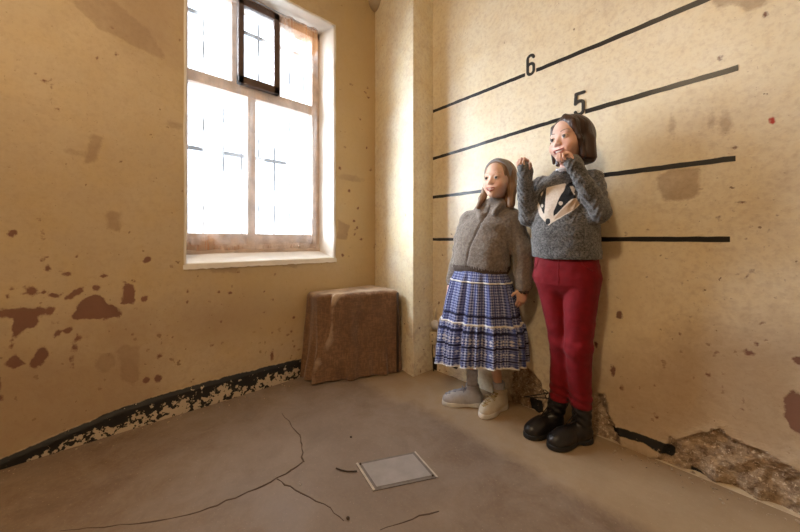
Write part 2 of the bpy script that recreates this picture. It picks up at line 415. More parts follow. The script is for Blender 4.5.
wall_left = wall_mesh('wall_left', M['wall_left'], ys_, zs_, lambda u, v: (XL, u, v), (-1, 0, 0),
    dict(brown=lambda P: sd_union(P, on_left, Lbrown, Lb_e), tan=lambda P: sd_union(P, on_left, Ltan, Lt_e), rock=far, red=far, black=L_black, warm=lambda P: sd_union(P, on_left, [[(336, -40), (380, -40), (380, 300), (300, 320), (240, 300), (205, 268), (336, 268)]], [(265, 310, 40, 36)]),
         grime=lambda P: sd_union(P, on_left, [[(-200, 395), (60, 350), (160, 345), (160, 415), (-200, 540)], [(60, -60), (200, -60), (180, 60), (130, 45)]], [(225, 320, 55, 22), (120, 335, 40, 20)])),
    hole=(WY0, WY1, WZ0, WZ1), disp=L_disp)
# lined wall
Rrock_shade = [[(670, 436), (680, 440), (700, 434), (720, 429), (734, 437), (768, 454), (800, 470), (900, 510), (900, 640), (800, 560), (660, 480), (652, 466)], [(594, 396), (606, 392), (608, 410), (618, 428), (625, 460), (590, 450)], [(655, 460), (674, 456), (690, 490), (640, 470)], [(512, 372), (524, 362), (540, 380), (548, 400), (540, 414), (512, 404)]]  # last patch: crumbling plaster with the smaller girl's leg shadow painted in
Rblack = [[(611, 427), (622, 428), (668, 444), (675, 450), (673, 459), (664, 455), (645, 444), (612, 434)], [(527, 398), (540, 402), (545, 412), (532, 412)], [(428, 356), (437, 358), (437, 371), (428, 371)], [(450, 366), (458, 367), (457, 370)], [(449, 375), (458, 379), (456, 381)], [(690, 470), (700, 474), (706, 482), (692, 477)]]
Rtan = [[(657, 178), (668, 170), (700, 168), (699, 194), (690, 200), (665, 201), (660, 192)], [(711, -6), (772, -6), (764, 6), (748, 11), (738, 4), (722, 6), (716, 9)]]
Rb = [[(786, 396), (791, 388), (798, 392), (810, 400), (810, 440), (794, 432), (784, 418)], [(789, 356), (806, 356), (806, 364), (795, 363)]]
Rb_e = [(619, 314, 3, 4), (613, 371, 2.5, 5), (622, 388, 2, 3), (756, 345, 3, 2), (749, 353, 5, 2), (664, 366, 2, 4), (765, 13, 2.5, 2.5), (735, 148, 3, 1.6), (743, 203, 4, 1.6), (750, 226, 2, 1.5), (718, 219, 1.6, 1.6), (560, 62, 2, 1.5), (555, 90, 1.6, 1.2), (720, 58, 3, 3), (708, 375, 3, 2), (596, 345, 2, 3)]
for i in range(70): Rb_e.append((rnd.uniform(610, 800), 250+170*rnd.random()**.7, rnd.uniform(.35, .95), rnd.uniform(.3, .8)))
for i in range(14): Rb_e.append((rnd.uniform(610, 800), rnd.uniform(200, 255), rnd.uniform(.5, 1.1), rnd.uniform(.5, 1.1)))
def R_disp(P):
    p3 = np.column_stack([P, np.zeros(len(P))]); r = sd_union(P, on_right, Rrock_shade)+.012*fbm(p3, 25, 3, 5); k = np.clip(-r/.012, 0, 1)
    edge = np.clip(np.minimum(np.minimum(P[:, 0]+.5, XB-P[:, 0]), CEIL-P[:, 1])/.05, 0, 1)
    lip = -.006*np.exp(-(r/.02)**2)
    return edge*(.004*fbm(p3, 2.4, 3, 8)+lip+k*(.022+.018*fbm(p3, 18, 4, 6)))
xs_ = np.unique(np.round(np.concatenate([np.linspace(XL-.12, -.02, 24), np.linspace(0, 2.0, 230), np.linspace(2.02, XB, 50)]), 5))
zz_ = np.unique(np.round(np.concatenate([np.linspace(0, .6, 80), np.linspace(.61, CEIL, 170)]), 5))
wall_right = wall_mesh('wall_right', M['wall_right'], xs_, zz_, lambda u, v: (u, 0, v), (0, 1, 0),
    dict(brown=lambda P: sd_union(P, on_right, Rb, Rb_e), tan=lambda P: sd_union(P, on_right, Rtan, [(726, 124, 6, 10), (712, 122, 3, 6), (672, 125, 3, 8)]), rock=lambda P: sd_union(P, on_right, Rrock_shade), warm=lambda P: sd_union(P, on_right, [[(605, 215), (650, 225), (652, 300), (640, 400), (596, 400), (600, 300)]], [(640, 150, 22, 30)]),  # small tan ovals paint dint shadows, warm patch the taller girl's yellow shade
         red=lambda P: sd_union(P, on_right, [[(768, 117), (773, 116), (776, 121), (773, 125), (769, 123)]]), black=lambda P: sd_union(P, on_right, Rblack),
         grime=lambda P: sd_union(P, on_right, [[(560, 385), (700, 330), (830, 330), (830, 560), (560, 450)]])), disp=R_disp)
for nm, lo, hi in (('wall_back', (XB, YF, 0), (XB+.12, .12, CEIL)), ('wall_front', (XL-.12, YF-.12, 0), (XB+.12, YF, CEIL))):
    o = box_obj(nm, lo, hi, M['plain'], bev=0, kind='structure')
    for k in ('brown', 'tan', 'rock', 'red', 'black', 'grime', 'warm'):
        at = o.data.attributes.new(k, 'FLOAT', 'POINT'); at.data.foreach_set('value', np.full(len(o.data.vertices), 1., np.float32))
box_obj('ceiling', (XL-.12, YF-.12, CEIL), (XB+.12, .12, CEIL+.1), M['ceiling'], bev=0, kind='structure')
# corner pier
pv = [(0, .0), (0, -.192), (-.0045, -.1975), (-.085, -.1872), (-.087, -.1815), (-.524, -.1245), (-.524, 0)]
def pier():
    zs = np.linspace(0, CEIL, 60); poly = []
    pts = [np.array(p) for p in pv]
    for a, b in zip(pts[:-1], pts[1:]):
        n = max(1, int(np.linalg.norm(b-a)/.03)); poly += [a+(b-a)*k/n for k in range(n)]
    poly.append(pts[-1]); n = len(poly); V = []
    for z in zs:
        for p in poly:
            d = .0025*float(vnoise(np.array([[p[0]*6, p[1]*6, z*3]]), 1.0, 4)[0]); V.append((p[0]+(d if p[0] > -.5 else 0), min(p[1]-d, .0), z))
    F = [(i*n+k, i*n+(k+1) % n, (i+1)*n+(k+1) % n, (i+1)*n+k) for i in range(len(zs)-1) for k in range(n)]
    V = np.array(V); P = np.column_stack([V[:, 0], V[:, 2]])
    tan = np.minimum(poly_sd(P, [(-.02, 1.15), (-.075, 1.15), (-.08, .72), (-.012, .58)]), 1.0)*0+1.0
    at = dict(brown=np.ones(len(V)), tan=tan, rock=np.ones(len(V)), red=np.ones(len(V)), black=np.ones(len(V)), grime=np.ones(len(V)), warm=np.ones(len(V)))
    at['brown'] = np.where((np.abs(V[:, 0]+.045) < .03), np.abs(V[:, 2]-.17)-.02, 1)
    o = mesh_np('wall_pier', V, F, M['pier'], None, False, at); return tag(o, kind='structure')
M['pier'] = plaster('pier_paint', (.84, .74, .50), (.87, .81, .66), (.78, .60, .30), rough=.5)
pier()
# rounded cornice stub above the corner
bm = bmesh.new(); bmesh.ops.create_uvsphere(bm, u_segments=20, v_segments=10, radius=1)
for v in bm.verts: v.co = Vector((-.50+v.co.x*.075, -.135+v.co.y*.06, 2.87+v.co.z*.07))
bm_obj('trim_1', bm, M['ceiling'], None, True, 'structure')
# ------------------------------------------------------------------ floor
m, nt, b = mat('worn_concrete'); tc = N(nt, 'ShaderNodeTexCoord').outputs['Object']
big = noise(nt, 1.6, 5, .6, tc, dist=.6); mid = noise(nt, 6, 6, .65, tc, dist=.4); fin = noise(nt, 70, 4, .6, tc)
c = mixc(nt, mrange(nt, big, .35, .68), (.215, .145, .098), (.33, .245, .17)); c = mixc(nt, mth(nt, 'MULTIPLY', mrange(nt, mid, .42, .7), .5), c, (.155, .095, .058))
c = mixc(nt, mth(nt, 'MULTIPLY', mrange(nt, fin, .45, .75), .25), c, (.40, .30, .19)); c = mixc(nt, mth(nt, 'MULTIPLY', mrange(nt, noise(nt, 3.2, 6, .7, tc, dist=1.5), .50, .72), .5), c, (.12, .078, .052)); c = mixc(nt, mth(nt, 'MULTIPLY', mrange(nt, noise(nt, 160, 2, .5, tc), .68, .74), .6), c, (.55, .46, .35))
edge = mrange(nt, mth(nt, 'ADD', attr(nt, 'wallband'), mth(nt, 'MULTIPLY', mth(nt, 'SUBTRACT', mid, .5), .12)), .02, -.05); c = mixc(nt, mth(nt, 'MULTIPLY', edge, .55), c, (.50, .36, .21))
g = mrange(nt, mth(nt, 'ADD', attr(nt, 'paler'), mth(nt, 'MULTIPLY', mth(nt, 'SUBTRACT', mid, .5), .5)), .15, -.2); c = mixc(nt, mth(nt, 'MULTIPLY', g, .45), c, (.33, .29, .27))  # greyer, paler oval in the middle of the floor
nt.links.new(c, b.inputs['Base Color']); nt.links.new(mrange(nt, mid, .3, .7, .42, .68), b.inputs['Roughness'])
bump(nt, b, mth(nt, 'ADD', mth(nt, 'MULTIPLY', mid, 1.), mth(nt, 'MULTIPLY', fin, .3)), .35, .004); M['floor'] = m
fx, fy = np.meshgrid(np.linspace(XL-.12, XB+.12, 150), np.linspace(YF-.12, .12, 170), indexing='ij'); fp = np.stack([fx.ravel(), fy.ravel()], 1)
nn = 170; ii, jj = np.meshgrid(np.arange(149), np.arange(169), indexing='ij'); ii = ii.ravel(); jj = jj.ravel()
fv = np.column_stack([fp, -.0012+.0012*vnoise(np.column_stack([fp, fp[:, 0]*0]), 2.0, 2)])
fv[:, 2] = np.minimum(fv[:, 2], 0); nb = len(fv)
bot = np.array([(XL-.12, YF-.12, -.1), (XB+.12, YF-.12, -.1), (XB+.12, .12, -.1), (XL-.12, .12, -.1)])
FF = np.stack([ii*nn+jj, (ii+1)*nn+jj, (ii+1)*nn+jj+1, ii*nn+jj+1], 1).tolist()+[(nb+3, nb+2, nb+1, nb), (0, 149*nn, nb+1, nb), (149*nn+nn-1, nn-1, nb+3, nb+2), (149*nn, 149*nn+nn-1, nb+2, nb+1), (nn-1, 0, nb, nb+3)]
wallband = np.concatenate([-fp[:, 1]-.46+0*fp[:, 0]-.05*(fp[:, 0] < .2), np.ones(4)]); paler = np.concatenate([np.hypot((fp[:, 0]-.3)/1.2, (fp[:, 1]+1.05)/.8)-1+.2, np.ones(4)])
floor = tag(mesh_np('floor', np.concatenate([fv, bot]), FF, M['floor'], None, False, dict(wallband=wallband, paler=paler*.5)), kind='structure')
M['crack'] = simple('dirt_in_cracks', (.105, .070, .047), .9, .3, 40)
def crack(pts, w, seed):
    r = random.Random(seed); P = []
    for a, c2 in zip(pts[:-1], pts[1:]):
        n = max(2, int(math.dist(a, c2)/.025))
        for k in range(n): P.append((a[0]+(c2[0]-a[0])*k/n+r.uniform(-.004, .004), a[1]+(c2[1]-a[1])*k/n+r.uniform(-.004, .004)))
    P.append(pts[-1]); bm = bmesh.new(); pr = None
    for i, p in enumerate(P):
        q0, q1 = P[max(i-1, 0)], P[min(i+1, len(P)-1)]; d = Vector((q1[0]-q0[0], q1[1]-q0[1])).normalized(); ww = w*(.3+.9*r.random())*(1-.8*i/len(P))
        a = [bm.verts.new((p[0]-d.y*ww*s, p[1]+d.x*ww*s, z)) for s, z in ((1, -.004), (1, .0003), (-1, .0003), (-1, -.004))]
        if pr:
            for k in range(4): bm.faces.new((pr[k], pr[(k+1) % 4], a[(k+1) % 4], a[k]))
        pr = a
    bm_obj('crack', bm, M['crack'], floor)
F_ = lambda *ps: [on_floor(*p) for p in ps]
crack(F_((303, 462), (285, 474), (256, 489), (226, 501), (200, 512), (170, 519), (130, 524), (60, 531)), .0042, 1)
crack(F_((303, 462), (302, 448), (301, 438), (291, 424), (282, 413)), .003, 2)
crack(F_((277, 479), (290, 487), (310, 497), (330, 508), (344, 521)), .003, 3)
crack(F_((440, 511), (420, 516), (402, 522), (380, 530)), .0022, 4)
# ------------------------------------------------------------------ height chart painted on the lined wall
def strip(p0, p1, h0, h1, seed, parent=wall_right, name='height_line', y0=-.0035):
    r = random.Random(seed); n = max(3, int(abs(p1[0]-p0[0])/.03)); bm = bmesh.new(); pr = None
    for i in range(n+1):
        t = i/n; x = p0[0]+(p1[0]-p0[0])*t; z = p0[1]+(p1[1]-p0[1])*t; h = (h0+(h1-h0)*t)/2
        y = y0-abs(float(R_disp(np.array([[x, z]]))[0]))*0+float(R_disp(np.array([[x, z]]))[0])
        w1, w2 = r.uniform(-.0012, .0012), r.uniform(-.0012, .0012)
        a = [bm.verts.new(v) for v in ((x, y+.002, z-h+w1), (x, y, z-h+w1), (x, y, z+h+w2), (x, y+.002, z+h+w2))]
        if pr:
            for k in range(4): bm.faces.new((pr[k], pr[(k+1) % 4], a[(k+1) % 4], a[k]))
        else: bm.faces.new(a)
        pr = a
    bm.faces.new(pr[::-1]); return bm_obj(name, bm, M['linepaint'], parent)
yL = -.0015
l6 = strip((.0, 1.864), (.690, 1.857), .020, .020, 1, y0=yL); l6b = strip((.752, 1.857), (1.64, 1.868), .020, .024, 2, y0=yL)
l5 = strip((.0, 1.522), (.93, 1.556), .020, .020, 3, y0=yL); l5b = strip((.992, 1.560), (1.499, 1.566), .022, .022, 4, y0=yL)
l4 = strip((-.0, 1.242), (1.492, 1.234), .020, .020, 5, y0=yL); l3 = strip((0, .938), (1.478, .935), .019, .021, 6, y0=yL)
for o, s in ((l6, 'left part of the six foot line, from the corner to the number 6'), (l6b, 'right part of the six foot line, sloping out of the top of the photo'), (l5, 'left part of the five foot line, reaching the number 5'), (l5b, 'right part of the five foot line after the number 5'), (l4, 'third line down, passing behind both heads'), (l3, 'lowest of the four painted lines')): o['label'] = 'black painted '+s
def numeral(strokes, w, parent, label):
    """condensed gothic numeral as ribbons with round joints merged by an outline test grid"""
    x0, x1, z0, z1 = -.05, .05, -.07, .07; n = .0016
    xs = np.arange(x0, x1, n); zs = np.arange(z0, z1, n); X, Z = np.meshgrid(xs, zs, indexing='ij'); P = np.stack([X.ravel(), Z.ravel()], 1)
    d = np.full(len(P), 1.0)
    for s in strokes:
        for a, b_ in zip(s[:-1], s[1:]):
            a = np.array(a); e = np.array(b_)-a; q = P-a; h = np.clip((q@e)/(e@e+1e-9), 0, 1); r = q-h[:, None]*e; d = np.minimum(d, np.sqrt((r*r).sum(1))-w/2)
    return d.reshape(X.shape), xs, zs
def num_obj(strokes, w, org, label):
    D, xs, zs = numeral(strokes, w, None, None); ys = np.array([-.006, -.0035, -.001, .0015]); D3 = np.stack([np.maximum(D, v) for v in (.001, -.0008, -.0008, .001)], 1)
    V, Fq = nets(D3, xs, ys, zs); V = V+np.array((org[0], 0, org[1])); o = mesh_np('height_number', V, Fq, M['numpaint'], wall_right, False); o['label'] = label
def arc(cx, cz, rx, rz, a0, a1, n=14): return [(cx+rx*math.cos(math.radians(a0+(a1-a0)*i/n)), cz+rz*math.sin(math.radians(a0+(a1-a0)*i/n))) for i in range(n+1)]
rx, rr = .017, .018
six = [arc(0, .034, rx, rr, 10, 180)+arc(0, -.034, rx, rr, 180, 360)+[(rx, -.012)]+arc(0, -.010, rx, .016, 0, 180)]
five = [[(.021, .052), (-.014, .052), (-.017, .004)]+arc(0, .000, .018, .014, 150, 0)+[(.018, -.034)]+arc(0, -.034, .018, .018, 0, -170)]
num_obj(six, .0155, (.7215, 1.900), 'black numeral 6 between the two parts of the top line')
num_obj(five, .0155, (.966, 1.605), 'black numeral 5 above the taller girl')
# ------------------------------------------------------------------ window
win = tag(empty('window_1', (XL, (WY0+WY1)/2, WZ0)), kind='structure')
WO = Vector((XL, (WY0+WY1)/2, WZ0))
def wbox(bm, d0, d1, y0, y1, z0, z1, bev=.003):
    add_box(bm, (XL-d1-WO.x, y0-WO.y, z0-WO.z), (XL-d0-WO.x, y1-WO.y, z1-WO.z), bev)
T0 = 1.598
def wy(t): return t-T0
FD = .18                                           # depth of the sashes behind the wall face
# reveal: splayed plaster lining with a sloping sill
inn = [(WY0, WZ0), (WY1, WZ0), (WY1, WZ1), (WY0, WZ1)]; out_ = [(WY0+.012, .849), (WY1-.044, .849), (WY1-.044, WZ1), (WY0+.012, WZ1)]
bm = bmesh.new()
def lerp2(a, b_, t): return (a[0]+(b_[0]-a[0])*t, a[1]+(b_[1]-a[1])*t)
for k in range(4):
    nU, nD = 40, 10; g = []
    for i in range(nU+1):
        row = []
        for j in range(nD+1):
            pi = lerp2(inn[k], inn[(k+1) % 4], i/nU); po = lerp2(out_[k], out_[(k+1) % 4], i/nU); q = lerp2(pi, po, j/nD); dd = j/nD*(FD+.02)
            nz = .004*float(vnoise(np.array([[q[0]*9, q[1]*9, dd*9]]), 1.0, 7)[0]) if 0 < i < nU else 0
            row.append(bm.verts.new((XL-dd-WO.x, q[0]-WO.y+(nz if k in (1, 3) else 0), q[1]-WO.z+(nz if k in (0, 2) else 0))))
        g.append(row)
    for i in range(nU):
        for j in range(nD): bm.faces.new((g[i][j], g[i+1][j], g[i+1][j+1], g[i][j+1]))
bmesh.ops.remove_doubles(bm, verts=bm.verts[:], dist=.0005)
rv = bm_obj('window_reveal', bm, M['reveal'], win, True); rv.modifiers.new('s', 'SOLIDIFY').thickness = .012; rv.modifiers['s'].offset = -1
bmesh_ok = True
# white painted nosing where the sill meets the wall
bm = bmesh.new(); pr = None; r = random.Random(3)
for i in range(61):
    t = i/60; y = WY0-.004+(WY1-WY0+.008)*t; w = .010+r.uniform(-.003, .003)
    a = [bm.verts.new((x-WO.x, y-WO.y, z-WO.z)) for x, z in ((XL-.03, WZ0+.014), (XL+.004, WZ0+.006), (XL+.007, WZ0-.008-w), (XL-.03, WZ0-.012-w))]
    if pr:
        for k in range(4): bm.faces.new((pr[k], pr[(k+1) % 4], a[(k+1) % 4], a[k]))
    else: bm.faces.new(a)
    pr = a
bm.faces.new(pr[::-1]); bm_obj('window_sill', bm, M['reveal'], win)
yl, yr = wy(.178), wy(1.064); f0, f1 = FD, FD+.05
bm = bmesh.new()
wbox(bm, f0-.015, f1+.03, yl, wy(.214), .84, 2.54); wbox(bm, f0-.015, f1+.03, wy(1.0), yr, .84, 2.54); wbox(bm, f0-.015, f1+.03, yl, yr, 2.47, 2.54); wbox(bm, f0-.02, f1+.04, yl, yr, .84, .905)
bm_obj('window_frame', bm, M['sashwood'], win)
bm = bmesh.new(); wbox(bm, f0-.005, f1, yl, yr, 1.885, 1.955); bm_obj('transom', bm, M['sashwood'], win)
bm = bmesh.new(); wbox(bm, f0, f1-.005, wy(.548), wy(.598), .90, 1.89); bm_obj('mullion', bm, M['sashwood'], win)
bm = bmesh.new(); wbox(bm, f0, f1-.005, wy(.452), wy(.482), 1.95, 2.48); wbox(bm, f0, f1-.005, wy(.735), wy(.765), 1.95, 2.48); bm_obj('mullion', bm, M['sashwood'], win)
bm = bmesh.new()
for a, b_ in ((.214, .548), (.598, 1.0)): wbox(bm, f0+.005, f1-.01, wy(a), wy(b_), .90, .975)
bm_obj('bottom_rail', bm, M['sashwood'], win)
# dark little casement in the upper middle
cs = bmesh.new(); a, b_ = wy(.478), wy(.742); z0, z1 = 1.945, 2.50; d0, d1 = f0-.045, f0-.005
wbox(cs, d0, d1, a, a+.036, z0, z1); wbox(cs, d0, d1, b_-.036, b_, z0, z1); wbox(cs, d0, d1, a, b_, z0, z0+.05); wbox(cs, d0, d1, a, b_, z1-.045, z1)
case = bm_obj('casement', cs, M['backlit_wood'], win)
def glass_mat(name, tint, dirt, dcol, lo=.45, hi=.75, sc=7):
    m, nt, b = mat(name); nt.nodes.remove(b); o = nt.nodes['Material Output']
    tr = N(nt, 'ShaderNodeBsdfTransparent'); tr.inputs[0].default_value = col(tint); gl = N(nt, 'ShaderNodeBsdfGlossy'); gl.inputs['Roughness'].default_value = .05
    fr = N(nt, 'ShaderNodeFresnel'); mx = N(nt, 'ShaderNodeMixShader'); bk_ = N(nt, 'ShaderNodeNewGeometry'); nt.links.new(mth(nt, 'MULTIPLY', fr.outputs[0], mth(nt, 'SUBTRACT', 1, bk_.outputs['Backfacing'])), mx.inputs[0]); nt.links.new(tr.outputs[0], mx.inputs[1]); nt.links.new(gl.outputs[0], mx.inputs[2])
    df = N(nt, 'ShaderNodeBsdfTranslucent'); df.inputs[0].default_value = col(dcol); m2 = N(nt, 'ShaderNodeMixShader')
    nt.links.new(mth(nt, 'MULTIPLY', mrange(nt, noise(nt, sc, 5, .65), lo, hi), dirt), m2.inputs[0]); nt.links.new(mx.outputs[0], m2.inputs[1]); nt.links.new(df.outputs[0], m2.inputs[2]); nt.links.new(m2.outputs[0], o.inputs[0]); return m
M['glass'] = glass_mat('dusty_window_glass', (.93, .95, .97), .35, (.85, .83, .80))
for a_, b2, z0_, z1_, d in ((.214, .548, .97, 1.89, f0+.02), (.598, 1.0, .97, 1.89, f0+.02), (.214, .452, 1.95, 2.47, f0+.02), (.765, 1.0, 1.95, 2.47, f0+.02)):
    bm = bmesh.new(); wbox(bm, d, d+.004, wy(a_)-.004, wy(b2)+.004, z0_-.004, z1_+.004, 0); bm_obj('window_pane', bm, M['glass'], win)
bm = bmesh.new(); wbox(bm, d0+.018, d0+.022, a+.03, b_-.03, z0+.04, z1-.04, 0); bm_obj('window_pane', bm, M['glass'], case)
# security bars outside
bm = bmesh.new(); wbox(bm, .285, .30, WY0-.02, WY1+.02, 1.50, 1.525); wbox(bm, .285, .30, WY0-.02, WY1+.02, 2.36, 2.385); bm_obj('bar_rail', bm, M['steel'], win)
for k in range(9):
    y = WY0+.03+k*.112; p0 = Vector((XL-.29, y, .80))-WO; tube_obj('window_bar', [p0, p0+Vector((0, 0, .9)), p0+Vector((0, 0, 1.76))], .008, M['steel'], win)
# outer masonry lining of the opening
bm = bmesh.new()
for q in ((WY0-.10, WY0+.0, .70, 2.62), (WY1, WY1+.10, .70, 2.62), (WY0, WY1, .70, .83), (WY0, WY1, 2.545, 2.62)): wbox(bm, .205, .27, *q, 0)
bm_obj('outer_surround', bm, M['ceiling'], win)
# ragged net curtain hung inside the sashes
def net_mat():
    m, nt, b = mat('old_net_curtain'); nt.nodes.remove(b); o = nt.nodes['Material Output']; tc = N(nt, 'ShaderNodeTexCoord').outputs['Object']
    tr = N(nt, 'ShaderNodeBsdfTransparent'); tl = N(nt, 'ShaderNodeBsdfTranslucent'); df = N(nt, 'ShaderNodeBsdfDiffuse'); ad = N(nt, 'ShaderNodeMixShader'); ad.inputs[0].default_value = .45
    f = mrange(nt, mth(nt, 'ADD', attr(nt, 'soil'), mth(nt, 'MULTIPLY', mth(nt, 'SUBTRACT', noise(nt, 11, 5, .65, tc), .5), .9)), .35, .75)
    c = mixc(nt, f, (.93, .92, .92), (.42, .20, .085))
    for s in (tl, df): nt.links.new(c, s.inputs[0])
    nt.links.new(tl.outputs[0], ad.inputs[1]); nt.links.new(df.outputs[0], ad.inputs[2])
    w = noise(nt, 60, 2, .5, tc, stretch=(1, 1, .06)); de = mth(nt, 'ADD', mrange(nt, w, .35, .65, .03, .10), mth(nt, 'MULTIPLY', f, .5))
    de = mth(nt, 'MULTIPLY', de, mrange(nt, attr(nt, 'hole'), -.01, .01))
    mx = N(nt, 'ShaderNodeMixShader'); nt.links.new(de, mx.inputs[0]); nt.links.new(tr.outputs[0], mx.inputs[1]); nt.links.new(ad.outputs[0], mx.inputs[2]); nt.links.new(mx.outputs[0], o.inputs[0]); return m
M['net'] = net_mat()
u = np.linspace(.20, 1.015, 120); v = np.linspace(.872, 2.50, 150); U, V_ = np.meshgrid(u, v, indexing='ij'); P = np.stack([U.ravel(), V_.ravel()], 1)
fold = .010*np.sin(P[:, 0]*70+2*np.sin(P[:, 1]*2))*(.4+.6*np.abs(np.sin(P[:, 0]*9)))+.006*np.sin(P[:, 0]*23+P[:, 1]*3)
dep = .105+fold*.8+.02*(2.5-P[:, 1])/1.6
pts = np.column_stack([XL-dep, P[:, 0]-T0, P[:, 1]+.004*np.sin(P[:, 0]*40)])
soil = np.clip((1.03-P[:, 1])/.14, 0, 1)*.62+np.clip((P[:, 1]-2.12)/.35, 0, 1)*.55+np.clip((P[:, 0]-.76)/.1, 0, 1)*np.clip((P[:, 1]-2.14-.15*np.sin(P[:, 0]*14))/.12, 0, 1)*.5
soil += .35*np.exp(-((P[:, 0]-.30)/.05)**2)*np.clip((1.03-P[:, 1])/.06, 0, 1)+.3*np.exp(-((P[:, 0]-.97)/.04)**2)*np.clip((P[:, 1]-1.9)/.3, 0, 1)
hole = np.full(len(P), 1.)
hp = [(.47, 1.93), (.745, 1.92), (.745, 2.6), (.47, 2.6)]; hole = np.minimum(hole, poly_sd(P, hp)+.012*vnoise(np.column_stack([P, P[:, 0]]), 22, 5))
hole = np.minimum(hole, poly_sd(P, [(.86, 1.98), (1.03, 1.9), (1.03, 2.12), (.96, 2.18), (.90, 2.12)])+.015*vnoise(np.column_stack([P, P[:, 0]]), 18, 6))
nv = 150; ii, jj = np.meshgrid(np.arange(119), np.arange(149), indexing='ij'); ii = ii.ravel(); jj = jj.ravel()
FN = np.stack([ii*nv+jj, (ii+1)*nv+jj, (ii+1)*nv+jj+1, ii*nv+jj+1], 1)
cur = mesh_np('net_curtain', pts, FN, M['net'], None, True, dict(soil=soil, hole=hole))
tag(cur, 'ragged sheer net curtain with brown stains hanging across the barred window', 'curtain')
tube_obj('curtain_wire', [(XL-.105, wy(.205), 2.495), (XL-.104, wy(.6), 2.49), (XL-.105, wy(1.01), 2.495)], .003, M['steel'], cur)
# ------------------------------------------------------------------ box draped in sacking
m, nt, b = mat('brown_sacking'); tc = N(nt, 'ShaderNodeTexCoord').outputs['Object']
wv = noise(nt, 120, 2, .5, tc, stretch=(1, 1, .25)); wh = noise(nt, 120, 2, .5, tc, stretch=(.25, .25, 1)); st = noise(nt, 5, 5, .6, tc)
c = mixc(nt, mrange(nt, st, .35, .7), (.30, .165, .085), (.19, .095, .045)); c = mixc(nt, mrange(nt, mth(nt, 'ADD', wv, wh), .9, 1.15), mixc(nt, .5, c, (.10, .055, .03)), c)
gN = N(nt, 'ShaderNodeNewGeometry'); sx = N(nt, 'ShaderNodeSeparateXYZ'); nt.links.new(tc, sx.inputs[0])
dust = mrange(nt, mth(nt, 'ADD', attr(nt, 'dust'), mth(nt, 'MULTIPLY', mth(nt, 'SUBTRACT', noise(nt, 9, 5, .6, tc), .5), .9)), .40, .7); c = mixc(nt, mth(nt, 'MULTIPLY', dust, .85), c, (.60, .45, .31))  # paler cloth on the top and along the front fold
nt.links.new(c, b.inputs['Base Color']); b.inputs['Roughness'].default_value = .9; b.inputs['Sheen Weight'].default_value = .3; bump(nt, b, mth(nt, 'ADD', wv, wh), .5, .004); M['sack'] = m
BF = [(-.372, -.715), (-.118, -.222), (-.395, -.165), (-.500, -.200), (-.505, -.50)]
BF = [(-.352, -.722), (-.128, -.215), (-.30, -.178), (-.505, -.172), (-.508, -.735)]
def ring_pts(poly, n):
    poly = [np.array(p) for p in poly]; L = [np.linalg.norm(poly[(i+1) % len(poly)]-poly[i]) for i in range(len(poly))]; tot = sum(L); out = []
    for k in range(n):
        s = tot*k/n; i = 0
        while s > L[i]: s -= L[i]; i += 1
        out.append(poly[i]+(poly[(i+1) % len(poly)]-poly[i])*s/L[i])
    a = np.array(out)
    for _ in range(3): a = .5*a+.25*np.roll(a, 1, 0)+.25*np.roll(a, -1, 0)
    return a
n = 220; base = ring_pts(BF, n); cen = base.mean(0); HT = .575
V = []; dust = []; nz = 46
for j in range(nz+1):
    z = HT*j/nz
    for k in range(n):
        p = base[k]; d = (p-cen)/np.linalg.norm(p-cen); t = k/n
        flare = .028*(1-z/HT)**2+.012*(1-z/HT)*math.sin(t*2*PI*17)
        f = .009*math.sin(t*2*PI*9+3*z)*(1-.6*z/HT)+.006*float(vnoise(np.array([[p[0]*22, p[1]*22, z*7]]), 1., 2)[0])+.014*float(vnoise(np.array([[p[0]*7, p[1]*7, z*4]]), 1., 12)[0])
        # big diagonal fold falling from the front left top corner
        cpos = 0
        fd = math.exp(-((p[1]+.60+.10*(1-z/HT)+.012*math.sin(z*14))/(.020+.022*(1-z/HT)))**2)*.030*(p[0]+.45 > -.0)
        rnd_ = -.018*max(0, (z-HT+.025)/.025)**2
        q = p+d*(flare+f+fd+rnd_)
        q[0] = max(q[0], XL+.012)
        q[1] = min(q[1], -.16 if q[0] < -.2 else -.16)
        # stay clear of the pier face
        py = -.192-(.0675/.524)*(q[0]*-1)*-1
        lim = -.1975+(-q[0])*(.073/.524)-.008; q[1] = min(q[1], lim)
        V.append((q[0], q[1], z+(.004 if j == 0 else 0)+.006*math.sin(t*40)*(j == 0)+(.0 if j else .004)))
        dust.append(.50*fd/.030+.45*max(0, (z-.50)/.07))
rings = nz+1
for j, s in enumerate((.9, .72, .5, .25)):
    for k in range(n):
        q = cen+(np.array(V[nz*n+k][:2])-cen)*s; V.append((q[0], q[1], HT+.004+.006*float(vnoise(np.array([[q[0]*9, q[1]*9, 0]]), 1., 3)[0]))); dust.append(.62)
rings += 4; V.append((cen[0], cen[1], HT+.006)); dust.append(.62)
Fq = [(j*n+k, j*n+(k+1) % n, (j+1)*n+(k+1) % n, (j+1)*n+k) for j in range(rings-1) for k in range(n)]+[((rings-1)*n+k, (rings-1)*n+(k+1) % n, len(V)-1) for k in range(n)]
Fq.append(tuple(range(n))[::-1])
V = np.array(V)
if True:
    # counter-clockwise outline gives outward faces
    a2 = sum(base[k][0]*base[(k+1) % n][1]-base[(k+1) % n][0]*base[k][1] for k in range(n))
    if a2 < 0: Fq = [f[::-1] for f in Fq]
sack = mesh_np('covered_box', V, Fq, M['sack'], None, True, dict(dust=np.array(dust)))
tag(sack, 'box draped in brown hessian sacking with a dusty top in the corner under the window', 'covered box')
